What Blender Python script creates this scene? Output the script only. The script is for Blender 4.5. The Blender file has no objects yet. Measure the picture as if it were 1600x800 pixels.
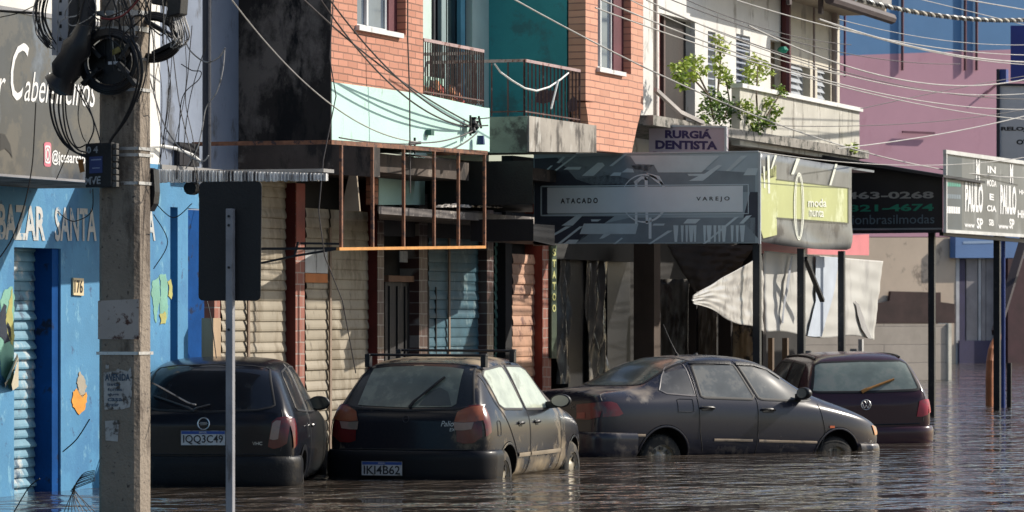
import bpy, bmesh, math, random
from mathutils import Vector, Matrix
from mathutils.bvhtree import BVHTree
random.seed(7)
SC = bpy.context.scene
COL = SC.collection
# ---------------------------------------------------------------- camera
CAM = Vector((-30.98, -14.84, 1.55)); FPX = 6200.0; HY = 490.0
FW = Vector((.9472, .3207, 0)).normalized(); RT = Vector((FW.y, -FW.x, 0))
cd = bpy.data.cameras.new('camera'); cam = bpy.data.objects.new('camera', cd); COL.objects.link(cam)
cam.location = CAM; cam.rotation_euler = (math.pi/2, 0, math.atan2(FW.y, FW.x)-math.pi/2)
cd.sensor_width = 36; cd.lens = FPX/1600*36; cd.shift_y = (HY-400)/1600
cd.clip_start = .5; cd.clip_end = 3000
cd.dof.use_dof = True; cd.dof.focus_distance = 39; cd.dof.aperture_fstop = 7.0
SC.camera = cam
# ---------------------------------------------------------------- light
SUN = Vector((1.1, -1.25, 1.08)).normalized()
w = bpy.data.worlds.new('World'); SC.world = w; w.use_nodes = True
nt = w.node_tree; bg = nt.nodes['Background']
sky = nt.nodes.new('ShaderNodeTexSky'); sky.sky_type = 'NISHITA'; sky.sun_disc = False
sky.sun_elevation = math.asin(SUN.z); sky.sun_rotation = math.atan2(SUN.x, SUN.y)
sky.air_density = 1.0; sky.dust_density = 1.2
nt.links.new(sky.outputs[0], bg.inputs[0]); bg.inputs[1].default_value = .105
sl = bpy.data.lights.new('sun', 'SUN'); sl.energy = 4.3; sl.angle = math.radians(.5); sl.color = (1, .93, .82)
so = bpy.data.objects.new('sun', sl); COL.objects.link(so); so.rotation_euler = SUN.to_track_quat('Z', 'Y').to_euler()
so.location = (0, 0, 30)
SC.view_settings.view_transform = 'Standard'; SC.view_settings.look = 'None'
SC.view_settings.exposure = 0.32; SC.view_settings.gamma = 1
SC.cycles.max_bounces = 6; SC.cycles.diffuse_bounces = 3; SC.cycles.glossy_bounces = 3
SC.cycles.use_denoising = True
# ---------------------------------------------------------------- pixel to place
def ray(px, py): return FW + RT*((px-800)/FPX) + Vector((0, 0, (HY-py)/FPX))
def F(px, py, Y):            # point on a plane along the street
    d = ray(px, py); t = (Y-CAM.y)/d.y; return CAM + d*t
def S(px, py, X):            # point on a plane across the street
    d = ray(px, py); t = (X-CAM.x)/d.x; return CAM + d*t
def DD(px, py, D): return CAM + ray(px, py)*D
def XD(px, D): return DD(px, HY, D).x
def FU(px, Y): return F(px, HY, Y).x
# ---------------------------------------------------------------- objects
def setp(o, label=None, cat=None, group=None, kind=None):
    if label: o['label'] = label
    if cat: o['category'] = cat
    if group: o['group'] = group
    if kind: o['kind'] = kind
    return o
def thing(name, label, cat, loc=(0, 0, 0), group=None, rot=None):
    o = bpy.data.objects.new(name, None); COL.objects.link(o); o.location = loc
    if rot: o.rotation_euler = rot
    o.empty_display_size = .3
    return setp(o, label, cat, group)
def link(name, me, parent=None, local=False):
    o = bpy.data.objects.new(name, me); COL.objects.link(o)
    if parent:
        o.parent = parent
        if not local:
            q = parent; loc = Vector(q.location)
            if q.type != 'EMPTY': o.matrix_parent_inverse = Matrix.Identity(4)
            else: o.matrix_parent_inverse = Matrix.Translation(loc).inverted()
    return o
class MB:
    def __init__(s): s.v = []; s.f = []; s.m = []; s.cur = 0; s.g = []
    def add(s, vs, fs, m=None):
        b = len(s.v); s.v += [tuple(v) for v in vs]
        for f in fs: s.f.append(tuple(i+b for i in f)); s.m.append(s.cur if m is None else m)
        s.g.append((b, len(s.f)-len(fs)))
        return s
    def build_each(s, name, mats, parent=None, smooth=False, local=False):
        for k, (b, fb) in enumerate(s.g):
            e, fe = s.g[k+1] if k+1 < len(s.g) else (len(s.v), len(s.f)); n = MB(); n.v = s.v[b:e]; n.f = [tuple(i-b for i in f) for f in s.f[fb:fe]]; n.m = s.m[fb:fe]; n.build(name, mats, parent, smooth, local)
    def box(s, a, b, m=None):
        x0, x1 = sorted((a[0], b[0])); y0, y1 = sorted((a[1], b[1])); z0, z1 = sorted((a[2], b[2]))
        vs = [(x0,y0,z0),(x1,y0,z0),(x1,y1,z0),(x0,y1,z0),(x0,y0,z1),(x1,y0,z1),(x1,y1,z1),(x0,y1,z1)]
        return s.add(vs, [(0,3,2,1),(4,5,6,7),(0,1,5,4),(1,2,6,5),(2,3,7,6),(3,0,4,7)], m)
    def prism(s, pts, off, m=None):
        off = Vector(off); n = len(pts); pts = [Vector(p) for p in pts]
        vs = pts + [p+off for p in pts]
        fs = [tuple(range(n)), tuple(range(2*n-1, n-1, -1))] + [(i, i+n, (i+1)%n+n, (i+1)%n) for i in range(n)]
        return s.add(vs, fs, m)
    def poly(s, pts, m=None): return s.add(pts, [tuple(range(len(pts)))], m)
    def tube(s, pts, r, n=6, m=None, cap=True):
        pts = [Vector(p) for p in pts]; rings = []; N = len(pts)
        up = Vector((0, 0, 1)); vs = []; a = None
        for i, p in enumerate(pts):
            t = (pts[min(i+1, N-1)] - pts[max(i-1, 0)])
            if t.length < 1e-9: t = Vector((1, 0, 0))
            t.normalize()
            if a is None:
                a = t.cross(up)
                if a.length < .15: a = t.cross(Vector((1, .3, 0)))
            else:
                a = a-t*a.dot(t)
                if a.length < 1e-4: a = t.cross(Vector((.3, 1, .2)))
            a.normalize(); b = a.cross(t)
            rr = r[i] if isinstance(r, (list, tuple)) else r
            for k in range(n):
                q = 2*math.pi*k/n; vs.append(p + a*math.cos(q)*rr + b*math.sin(q)*rr)
        fs = []
        for i in range(N-1):
            for k in range(n):
                fs.append((i*n+k, i*n+(k+1)%n, (i+1)*n+(k+1)%n, (i+1)*n+k))
        if cap: fs += [tuple(range(n-1, -1, -1)), tuple((N-1)*n+k for k in range(n))]
        return s.add(vs, fs, m)
    def bar(s, a, b, w, h=None, m=None):
        a = Vector(a); b = Vector(b); h = h or w; t = (b-a).normalized(); u = Vector((0, 0, 1))
        sd = t.cross(u)
        if sd.length < .1: sd = Vector((0, 1, 0))
        sd.normalize(); up = sd.cross(t).normalized()
        c = [sd*w/2+up*h/2, sd*w/2-up*h/2, -sd*w/2-up*h/2, -sd*w/2+up*h/2]
        return s.prism([a+k for k in c], b-a, m)
    def build(s, name, mats, parent=None, smooth=False, local=False, bev=0):
        me = bpy.data.meshes.new(name); me.from_pydata(s.v, [], s.f)
        if not isinstance(mats, (list, tuple)): mats = [mats]
        for m in mats: me.materials.append(m)
        me.polygons.foreach_set('material_index', s.m)
        me.polygons.foreach_set('use_smooth', [smooth]*len(s.f))
        bm = bmesh.new(); bm.from_mesh(me); bmesh.ops.recalc_face_normals(bm, faces=bm.faces)
        if smooth:
            for e in bm.edges:
                if len(e.link_faces) == 2 and e.calc_face_angle(0) > .7: e.smooth = False
        bm.to_mesh(me); bm.free(); me.update()
        o = link(name, me, parent, local)
        if bev:
            md = o.modifiers.new('bevel', 'BEVEL'); md.width = bev; md.segments = 2; md.limit_method = 'ANGLE'
        return o
def holes_wall(mb, plane, c, a0, a1, z0, z1, th, holes, m=None):
    """wall in plane 'F' (a = x, at y=c) or 'S' (a = y, at x=c), th goes behind; holes = (a0,a1,z0,z1)"""
    As = sorted({a0, a1, *[min(max(h[i], a0), a1) for h in holes for i in (0, 1)]})
    Zs = sorted({z0, z1, *[min(max(h[i], z0), z1) for h in holes for i in (2, 3)]})
    for i in range(len(As)-1):
        run = None
        for j in range(len(Zs)-1):
            ca, cz = (As[i]+As[i+1])/2, (Zs[j]+Zs[j+1])/2
            hit = any(min(h[0],h[1]) < ca < max(h[0],h[1]) and h[2] < cz < h[3] for h in holes)
            if hit: continue
            if plane == 'F': mb.box((As[i], c, Zs[j]), (As[i+1], c+th, Zs[j+1]), m)
            else: mb.box((c, As[i], Zs[j]), (c+th, As[i+1], Zs[j+1]), m)
# ---------------------------------------------------------------- materials
def srgb(h):
    v = [int(h[i:i+2], 16)/255 for i in (0, 2, 4)]
    return tuple(x/12.92 if x <= .04045 else ((x+.055)/1.055)**2.4 for x in v)
MC = {}
def M(name, col, rough=.75, var=.22, scale=2.2, bump=.15, bscale=45, streak=1.0, dirt=None, metal=0, coat=0, spec=.4, alpha=1):
    """dirt = (colour, coverage 0..1, scale[, zstretch])"""
    if name in MC: return MC[name]
    m = bpy.data.materials.new(name); m.use_nodes = True; n = m.node_tree; L = n.links
    p = n.nodes['Principled BSDF']; p.inputs['Roughness'].default_value = rough; p.inputs['Metallic'].default_value = metal
    p.inputs['Specular IOR Level'].default_value = spec; p.inputs['Coat Weight'].default_value = coat
    tc = n.nodes.new('ShaderNodeTexCoord')
    def noise(sc, zs, det=5, rg=.6):
        mp = n.nodes.new('ShaderNodeMapping'); mp.inputs['Scale'].default_value = (1, 1, zs); L.new(tc.outputs['Object'], mp.inputs['Vector'])
        t = n.nodes.new('ShaderNodeTexNoise'); t.inputs['Scale'].default_value = sc; t.inputs['Detail'].default_value = det
        t.inputs['Roughness'].default_value = rg; L.new(mp.outputs[0], t.inputs['Vector']); return t
    def ramp(src, a, b):
        r = n.nodes.new('ShaderNodeMapRange'); r.inputs['From Min'].default_value = a; r.inputs['From Max'].default_value = b
        L.new(src, r.inputs['Value']); return r.outputs[0]
    def mix(f, a, b):
        x = n.nodes.new('ShaderNodeMix'); x.data_type = 'RGBA'
        if isinstance(f, float): x.inputs[0].default_value = f
        else: L.new(f, x.inputs[0])
        for i, q in ((6, a), (7, b)):
            if isinstance(q, tuple): x.inputs[i].default_value = (*q[:3], 1)
            else: L.new(q, x.inputs[i])
        return x.outputs[2]
    c0 = tuple(max(0, x*(1-var)) for x in col); c1 = tuple(min(1, x*(1+var)) for x in col)
    na = noise(scale, streak)
    c = mix(ramp(na.outputs[0], .3, .7), c0, c1)
    m['base'] = name
    if dirt:
        ds = dirt if isinstance(dirt, list) else [dirt]
        for d in ds:
            nd = noise(d[2], d[3] if len(d) > 3 else 1.0, 8, .68)
            th = .5+(.5-d[1])*.55
            c = mix(ramp(nd.outputs[0], th-.035, th+.05), c, d[0])
    L.new(c, p.inputs['Base Color'])
    if bump:
        nb = noise(bscale, 1, 3); b = n.nodes.new('ShaderNodeBump'); b.inputs['Strength'].default_value = bump
        b.inputs['Distance'].default_value = .02; L.new(nb.outputs[0], b.inputs['Height']); L.new(b.outputs[0], p.inputs['Normal'])
    MC[name] = m; return m
def brick(name, c1, c2, mort, bw, bh, plane='F', ms=.008, dirt=None, bump=.5, offs=.5, rough=.8):
    if name in MC: return MC[name]
    m = bpy.data.materials.new(name); m.use_nodes = True; n = m.node_tree; L = n.links
    p = n.nodes['Principled BSDF']; p.inputs['Roughness'].default_value = rough
    tc = n.nodes.new('ShaderNodeTexCoord'); sp = n.nodes.new('ShaderNodeSeparateXYZ'); cb = n.nodes.new('ShaderNodeCombineXYZ')
    L.new(tc.outputs['Object'], sp.inputs[0]); L.new(sp.outputs[0 if plane == 'F' else 1], cb.inputs[0]); L.new(sp.outputs[2], cb.inputs[1])
    wn = n.nodes.new('ShaderNodeTexNoise'); wn.inputs['Scale'].default_value = 2.5; L.new(tc.outputs['Object'], wn.inputs['Vector'])
    vm = n.nodes.new('ShaderNodeVectorMath'); vm.operation = 'SCALE'; L.new(wn.outputs['Color'], vm.inputs[0]); vm.inputs['Scale'].default_value = .02
    va = n.nodes.new('ShaderNodeVectorMath'); L.new(cb.outputs[0], va.inputs[0]); L.new(vm.outputs[0], va.inputs[1])
    b = n.nodes.new('ShaderNodeTexBrick'); L.new(va.outputs[0], b.inputs['Vector']); b.inputs['Scale'].default_value = 1
    b.inputs['Brick Width'].default_value = bw; b.inputs['Row Height'].default_value = bh; b.inputs['Mortar Size'].default_value = ms
    b.inputs['Mortar Smooth'].default_value = .2; b.offset = offs
    b.inputs['Color1'].default_value = (*c1, 1); b.inputs['Color2'].default_value = (*c2, 1); b.inputs['Mortar'].default_value = (*mort, 1)
    no = n.nodes.new('ShaderNodeTexNoise'); no.inputs['Scale'].default_value = 1.6; no.inputs['Detail'].default_value = 8; no.inputs['Roughness'].default_value = .7
    L.new(tc.outputs['Object'], no.inputs['Vector'])
    mr = n.nodes.new('ShaderNodeMapRange'); mr.inputs['From Min'].default_value = .35; mr.inputs['From Max'].default_value = .75; mr.inputs['To Max'].default_value = .5
    L.new(no.outputs[0], mr.inputs[0])
    mx = n.nodes.new('ShaderNodeMix'); mx.data_type = 'RGBA'; L.new(mr.outputs[0], mx.inputs[0]); L.new(b.outputs['Color'], mx.inputs[6])
    mx.inputs[7].default_value = (*(dirt or tuple(x*.55 for x in c1)), 1)
    L.new(mx.outputs[2], p.inputs['Base Color'])
    bp = n.nodes.new('ShaderNodeBump'); bp.inputs['Strength'].default_value = bump; bp.inputs['Distance'].default_value = .02; bp.invert = True
    L.new(b.outputs['Fac'], bp.inputs['Height']); L.new(bp.outputs[0], p.inputs['Normal'])
    MC[name] = m; return m
DK = M('dark_iron', (.012, .013, .016), .55, .3)
BLK = M('black_plastic', (.008, .009, .012), .45, .2)
CABLE = M('cable_black', (.009, .009, .011), .5, .2, bump=0)
CABW = M('cable_grey', (.40, .39, .38), .5, .25, 6, bump=0, dirt=((.08, .08, .08), .4, 14))
WHT = M('white_paint', (.72, .72, .70), .6, .06, dirt=((.35, .33, .3), .25, 3))
# ---------------------------------------------------------------- lettering
def text_pts(s, shear=0, bold=0):
    cu = bpy.data.curves.new('t', 'FONT'); cu.body = s; cu.resolution_u = 3; cu.shear = shear; cu.offset = bold; cu.fill_mode = 'FRONT'
    o = bpy.data.objects.new('t', cu); COL.objects.link(o)
    dg = bpy.context.evaluated_depsgraph_get(); me = bpy.data.meshes.new_from_object(o.evaluated_get(dg))
    vs = [(v.co.x, v.co.y) for v in me.vertices]; fs = [tuple(p.vertices) for p in me.polygons]
    bpy.data.objects.remove(o); bpy.data.curves.remove(cu); bpy.data.meshes.remove(me)
    if not vs: return [], []
    x0 = min(v[0] for v in vs); x1 = max(v[0] for v in vs); y0 = min(v[1] for v in vs); y1 = max(v[1] for v in vs)
    return [((x-x0)/(x1-x0), (y-y0)/(y1-y0)) for x, y in vs], fs
def text_quad(mb, s, q, plane, c, shear=0, bold=0, m=None):
    """q = 4 photo corners TL, TR, BR, BL; written on plane F/S at c"""
    vs, fs = text_pts(s, shear, bold); out = []
    fn = F if plane == 'F' else S
    for a, b in vs:
        tx = q[0][0]+(q[1][0]-q[0][0])*a; ty = q[0][1]+(q[1][1]-q[0][1])*a
        bx = q[3][0]+(q[2][0]-q[3][0])*a; by = q[3][1]+(q[2][1]-q[3][1])*a
        out.append(fn(bx+(tx-bx)*b, by+(ty-by)*b, c))
    mb.add(out, fs, m)
def pp(mb, pts, plane, c, m=None, th=0):
    fn = F if plane == 'F' else S
    P = [fn(x, y, c) for x, y in pts]
    if th: mb.prism(P, (0, th, 0) if plane == 'F' else (th, 0, 0), m)
    else: mb.poly(P, m)
def shutter(mb, x0, x1, z0, z1, Y, pitch=.11, dep=.011, m=None):
    n = max(2, int((z1-z0)/pitch)); vs = []; fs = []; prof = [(0, 0), (.12, .9), (.3, 1), (.55, .75), (.8, .3), (.94, .05)]
    rows = []
    rj = random.Random(int(x0*100))
    for i in range(n):
        jz = rj.uniform(-.003, .003); jd = rj.uniform(.75, 1.35) if rj.random() < .8 else 1.8
        for t, d in prof: rows.append((z0+(i+t)*(z1-z0)/n+jz*d, Y-dep*d*jd))
    rows.append((z1, Y))
    for z, y in rows: vs += [(x0, y, z), (x1, y, z)]
    for i in range(len(rows)-1): fs.append((2*i, 2*i+1, 2*i+3, 2*i+2))
    mb.add(vs, fs, m)
def rounded(pts, r=.03, n=3):
    out = []; N = len(pts)
    for i in range(N):
        p = Vector(pts[i]); a = Vector(pts[i-1]); b = Vector(pts[(i+1) % N])
        ra = min(r, (a-p).length*.45); rb = min(r, (b-p).length*.45)
        A = p+(a-p).normalized()*ra; B = p+(b-p).normalized()*rb
        for k in range(n+1):
            t = k/n; q = A*(1-t)**2 + p*2*t*(1-t) + B*t*t; out.append((q.x, q.y))
    return out

def words(parent, mat, plane, c, items, name='lettering'):
    for s, q, sh, bo in items:
        m = MB(); text_quad(m, s, q, plane, c, sh, bo); m.build(name, mat, parent)
def m_pieces(mb, name, mats, parent):
    for f, k in zip(mb.f, mb.m):
        n = MB(); n.add([mb.v[i] for i in f], [tuple(range(len(f)))], 0); n.build(name, mats[k], parent)

def jag(poly, amp, depth=3, seed=1):
    rnd = random.Random(seed*77+len(poly)); P = [tuple(p) for p in poly]
    for d in range(depth):
        Q = []
        for i in range(len(P)):
            a, b = P[i], P[(i+1) % len(P)]; L_ = math.hypot(b[0]-a[0], b[1]-a[1]); k = amp*min(1, L_/8)/(1.6**d)
            Q += [a, ((a[0]+b[0])/2+rnd.uniform(-k, k), (a[1]+b[1])/2+rnd.uniform(-k, k))]
        P = Q
    return P
# ================================================================ GROUND AND WATER
def water_mat():
    m = bpy.data.materials.new('flood_water'); m.use_nodes = True; n = m.node_tree; L = n.links; p = n.nodes['Principled BSDF']
    p.inputs['Base Color'].default_value = (.062, .050, .040, 1); p.inputs['Roughness'].default_value = .05; p.inputs['IOR'].default_value = 1.34
    tc = n.nodes.new('ShaderNodeTexCoord'); prev = None
    for sc, st, dist, det in ((.30, (1, 1, 1), .34, 2), (1.1, (1, 1.2, 1), .20, 2), (3.2, (1, 1.3, 1), .062, 2), (9, (1, 1.2, 1), .006, 2)):
        mp = n.nodes.new('ShaderNodeMapping'); mp.inputs['Scale'].default_value = st; mp.inputs['Rotation'].default_value = (0, 0, .33); L.new(tc.outputs['Object'], mp.inputs[0])
        t = n.nodes.new('ShaderNodeTexNoise'); t.inputs['Scale'].default_value = sc; t.inputs['Detail'].default_value = det; L.new(mp.outputs[0], t.inputs['Vector'])
        b = n.nodes.new('ShaderNodeBump'); b.inputs['Strength'].default_value = 1; b.inputs['Distance'].default_value = dist; L.new(t.outputs[0], b.inputs['Height'])
        if prev: L.new(prev.outputs[0], b.inputs['Normal'])
        prev = b
    L.new(prev.outputs[0], p.inputs['Normal']); return m
def sheet(name, z, mat, x0=-200, x1=600, y0=-300, y1=300):
    return setp(MB().add([(x0, y0, z), (x1, y0, z), (x1, y1, z), (x0, y1, z)], [(0, 1, 2, 3)]).build(name, mat), kind='structure')
sheet('water', 0, water_mat())
sheet('road', -.42, M('asphalt', (.05, .05, .05), .9, .3, 8), -200, 600, -300, 300)
setp(MB().box((-60, -3.1, -.41), (90, 3.0, -.30)).build('pavement', M('pavement_concrete', (.28, .27, .25), .9, .2, 5)), kind='structure')
# ================================================================ BLUE BUILDING
rust = (.16, .06, .025); grime = (.06, .055, .05)
BLUE = M('blue_paint', (.075, .25, .44), .75, .16, 1.2, dirt=[((.06, .21, .40), .42, 1.6, .7), ((.17, .38, .53), .31, 6, .6), ((.045, .10, .20), .27, 7)])
BLUED = M('deep_blue_paint', (.006, .06, .22), .9, .2, 3, spec=.1, dirt=((.02, .03, .06), .3, 6))
GREENP = M('old_green_paint', (.20, .42, .33), .8, .15, 5)
YELP = M('old_yellow_paint', (.42, .40, .13), .8, .15, 5)
ORP = M('orange_plaster', (.70, .30, .05), .85, .15, 7)
uB0 = -7.0; uB1 = FU(266, 0)
bb = thing('blue_building', 'peeling sky-blue shop with a narrow roller shutter and painted BAZAR lettering', 'building', (FU(50, 0), 0, -.3))
zt = F(0, 272, 0).z
wB = MB(); s0, s1 = FU(22, 0), FU(95, 0); sz = F(22, 386, 0).z
holes_wall(wB, 'F', 0, uB0, uB1, -.35, zt+.2, .32, [(s0, s1, -.35, sz)])
wB.build('wall', BLUE, bb)
x0 = FU(266, 0)
m = MB(); m.box((x0, .12, 2.55), (FU(312, .12), .9, zt+.2), 0); m.box((FU(296, .0)+.0, .12, -.35), (FU(312, .0)+.0, .9, 2.55), 0); m.build('pier', BLUE, bb)
m = MB(); m.box((x0+.002, .36, -.35), (FU(300, .36)+.3, .42, 2.55)); m.build('door', BLUED, bb)
m = MB(); m.box((FU(283, .3), .26, -.35), (FU(283, .3)+.04, .355, 2.5)); m.build('door_post', M('door_brown', (.10, .03, .02), .7, .3), bb)
m = MB(); shutter(m, s0-.02, s1+.02, -.3, sz+.05, .20, .083, .02); m.build('roller_shutter', M('shutter_blue', (.14, .30, .40), .6, .25, 3, dirt=[((.45, .48, .47), .40, 3), ((.05, .10, .16), .35, 5, .4)]), bb)
m = MB(); m.box((FU(68, .1), .02, -.3), (s1-.002, .19, sz), 0); 
m.build('shutter_rail', BLUED, bb)
m = MB()
for q, k in (([(0,470),(8,452),(20,448),(22,470),(22,500),(21,600),(14,608),(10,600),(2,585),(0,560)], 0), ([(9,500),(14,470),(20,450),(22,520),(20,540),(12,525)], 1),
             ([(0,488),(6,474),(10,482),(9,500),(17,512),(19,530),(8,537),(2,526),(0,528)], 3),
             ([(114,612),(120,606),(126,618),(135,612),(136,628),(133,640),(124,648),(118,640),(113,630)], 2), ([(120,598),(125,580),(131,588),(136,604),(134,616),(128,622),(122,612)], 4),
             ([(238,440),(248,432),(251,470),(244,505),(239,470)], 0), ([(249,430),(259,428),(262,470),(258,507),(251,500),(250,470)], 0), ([(250,490),(258,486),(259,505),(251,507)], 1), ([(262,440),(267,436),(268,468),(263,462)], 1)):
    pp(m, jag(q, 2.2, 3, k+int(q[0][0])), 'F', -.004-.003*(k > 0), k)
m_pieces(m, 'peeled_paint', [GREENP, YELP, ORP, M('bare_dark', (.03, .04, .06), .9, .2), M('bare_plaster', (.38, .34, .27), .9, .2)], bb)
m = MB(); t0 = [F(8, 606, -.01), F(20, 582, -.01), F(29, 560, -.02), F(27, 552, -.09), F(16, 590, -.12), F(8, 598, -.08)]
m.poly(t0); m.poly([F(20, 610, -.01), F(29, 604, -.01), F(29, 560, -.02), F(18, 600, -.1)])
m.build('peeling_flap', M('flap_back', (.50, .45, .34), .9, .15), bb)
m = MB(); LET = M('painted_letters', (.55, .56, .55), .8, .12, 5, dirt=((.10, .26, .42), .34, 12))
words(bb, LET, 'F', -.006, [('BAZAR', [(-3,318),(71,323),(71,376),(-3,374)], 0, .03), ('SANTA', [(86,323),(151,326),(151,377),(86,377)], 0, .02), ('A', [(230,329),(243,330),(243,376),(230,376)], 0, .02)])
pl = MB(); pp(pl, [(115,434),(131,435),(131,462),(115,461)], 'F', -.02, 0, .016); pl = pl.build('number_plaque', M('plaque_cream', (.72, .58, .35), .5, .1), bb)
m = MB(); text_quad(m, '176', [(117,437),(129.5,438),(129.5,458),(117,457.5)], 'F', -.024, 0, .01); m.build('lettering', M('ink_black', (.02, .018, .018), .6, 0, bump=0), pl)
# upper storey
GREYW = M('pale_blue_render', (.23, .27, .35), .85, .15, 1.2, dirt=((.12, .13, .15), .34, 2.5, .5))
m = MB(); xw = FU(250, 0); m.box((uB0, 0, zt+.2), (xw, .35, 8.5)); m.build('upper_wall', M('white_render', (.74, .72, .67), .85, .06, 2, dirt=((.3, .28, .26), .25, 3)), bb)
Yr = .85; x1r = FU(322, Yr)+.25
m = MB(); m.box((xw+.001, Yr, 2.3), (x1r+.6, Yr+.3, 8.5)); m.build('recessed_wall', GREYW, bb)
m = MB(); q = F(272, 222, Yr); m.box((q.x, Yr-.06, F(272,258,Yr).z), (FU(303, Yr), Yr-.001, q.z)); m.build('vent_opening', M('vent_dark', (.02, .02, .025), .9, .2), bb)
m = MB(); a = F(323, -40, .1); b = F(323, 262, .1); m.tube([(a.x, .1, 6.5), (b.x, .1, b.z)], .042, 12); m.build('drain_pipe', M('pipe_navy', (.014, .017, .03), .5, .2), bb)
m = MB(); m.box((xw+.002, -.02, zt+.2), (FU(322, .3), .84, F(250, 268, 0).z), 0); m.build('floor_slab', M('slab_grey', (.3, .29, .28), .9, .2), bb)
m = MB(); P = [F(232,229,-.03), F(252,228,-.05), F(275,232,-.1), F(300,242,-.12), F(312,252,-.14)]; m.tube(P, .017, 8); m.build('conduit', M('conduit_white', (.62, .62, .6), .5, .1), bb)
# banner over the blue shop
Yb = -1.05; zb0 = F(75, 277, Yb).z; zb1 = F(75, 28, Yb).z
bn = thing('shop_banner', 'dark glossy hairdresser banner with white script lettering over the blue shop', 'banner', (FU(75, Yb), Yb, zb0))
m = MB(); xe = FU(234, Yb); m.box((uB0, Yb, zb0), (xe, Yb+.04, zb1), 0); bpn = m.build('banner_panel', M('banner_black', (.036, .046, .066), .16, .3, 1.0, bump=0, dirt=[((.11, .14, .19), .45, 1.1, .6), ((.075, .075, .08), .45, 3)]), bn)
m = MB(); m.box((uB0, Yb+.045, zb0-.02), (xe, -.002, zb0+.03)); m.build('banner_shelf', M('shelf_grey', (.20, .19, .18), .9, .3, dirt=((.05,.05,.05), .4, 4)), bn)
m = MB(); m.box((uB0, Yb-.012, zb1), (xe, Yb+.05, zb1+.035)); m.box((uB0, Yb-.012, zb0-.02), (xe, Yb+.044, zb0-.001)); m.build('banner_frame', M('alu_grey', (.25, .25, .27), .4, .2), bn)
m = MB(); text_quad(m, 'r', [(-4,122),(9,122),(9,154),(-4,154)], 'F', Yb-.004, .35, 0); text_quad(m, 'C', [(17,66),(46,68),(38,158),(17,156)], 'F', Yb-.004, .25, 0); text_quad(m, 'abeleireiros', [(38,112),(150,116),(150,168),(38,158)], 'F', Yb-.004, .35, 0)
m.build('script_lettering', M('vinyl_white', (.80, .80, .79), .5, .05, bump=0), bn)
words(bn, MC['vinyl_white'], 'F', Yb-.004, [('@jcesarcab', [(81,234),(133,238),(133,262),(81,258)], 0, .02)])
m = MB(); pp(m, rounded([(69,222),(80,222.5),(80,261),(69,260)], 4), 'F', Yb-.004, 0)
c = [(74.6+2.7*math.cos(a), 241.5+10*math.sin(a)) for a in [math.radians(q*20) for q in range(18)]]
ci = [(74.6+1.7*math.cos(a), 241.5+6.5*math.sin(a)) for a in [math.radians(q*20) for q in range(18)]]
for a in range(18): pp(m, [c[a], c[(a+1) % 18], ci[(a+1) % 18], ci[a]], 'F', Yb-.007, 1)
o_ = rounded([(70.5,227),(78.6,227.5),(78.6,256),(70.5,255)], 3); i_ = rounded([(71.5,230),(77.7,230.4),(77.7,253),(71.5,252.4)], 3)
for a in range(len(o_)): pp(m, [o_[a], o_[(a+1) % len(o_)], i_[(a+1) % len(o_)], i_[a]], 'F', Yb-.007, 1)
m.build('camera_icon', [M('icon_pink', (.62, .16, .22), .5, .25, 3, bump=0, dirt=((.75, .42, .18), .4, 1.2)), M('vinyl_white', (.8,.8,.8))], bn)
m = MB(); pp(m, [(0,208),(8,210),(16,226),(20,248),(16,240),(8,232),(0,236)], 'F', Yb-.004, 0); m.build('scissors_print', M('print_dark', (.015, .015, .018), .4, 0, bump=0), bn)
# corrugated awning edge
Xa = .95; a0 = S(228, 264, Xa); a1 = S(510, 271, Xa)
aw = thing('corrugated_awning', 'weathered corrugated awning edge sticking out behind the concrete pole', 'awning', (Xa, a1.y, a1.z))
m = MB(); n = 150
for i in range(n):
    y = a0.y+(a1.y-a0.y)*i/n; y2 = a0.y+(a1.y-a0.y)*(i+1)/n; d = .012*math.sin(i*2.1); zt0 = a0.z+(a1.z-a0.z)*i/n; jj = random.uniform(-.006, .006)
    zb = S(228, 285, Xa).z+jj
    m.prism([(Xa+d, y, zb), (Xa+d, y2, zb), (Xa+d, y2, zt0), (Xa+d, y, zt0)], (.05, 0, 0))
m.build('fascia', M('awning_weathered', (.74, .73, .72), .85, .3, 5, streak=.08, dirt=[((.10, .09, .09), .45, 16, .05), ((.22, .36, .55), .3, 5, .2)]), aw)
m = MB(); zz_ = (a0.z+S(228,285,Xa).z)/2+.03; m.prism([(Xa+.06, -.003, zz_-.015), (Xa+.06, -1.15, zz_-.015), (Xa+.06, -1.15, zz_+.015), (Xa+.06, -.003, zz_+.015)], (1.75, 0, .06)); m.prism([(Xa+.06, -1.1, zz_-.015), (Xa+.06, a1.y+.05, zz_-.015), (Xa+.06, a1.y+.05, zz_+.015), (Xa+.06, -1.1, zz_+.015)], (.25, 0, .0)); m.build('awning_sheet', M('slab_grey', (.3,.29,.28)), aw)
# ================================================================ BRICK BUILDING
BR = brick('terracotta_brick', (.62, .275, .185), (.48, .20, .13), (.20, .10, .07), .27, .073, 'F', .008, dirt=(.46, .22, .14))
BR2 = brick('faded_brick', (.70, .33, .22), (.56, .26, .17), (.26, .12, .09), .40, .085, 'F', .008, dirt=(.62, .36, .26))
MINT = M('mint_paint', (.55, .80, .72), .8, .05, 2, dirt=((.32, .42, .38), .22, 3, .4))
TEAL = M('teal_paint', (.05, .30, .315), .75, .15, 1.2, dirt=((.06, .2, .21), .34, 2))
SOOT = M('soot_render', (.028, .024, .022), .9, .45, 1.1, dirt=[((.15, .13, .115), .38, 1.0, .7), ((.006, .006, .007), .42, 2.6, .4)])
Yf = -.15; Yg = 1.10
u1, u2, u3, u4, u5 = FU(516, Yf), FU(661, Yf), FU(765, Yf), FU(915, Yf), FU(1005, Yf)
zs = F(516, 219, Yf).z; zbr = F(517, 128, Yf).z; TOP = 8.6
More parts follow.
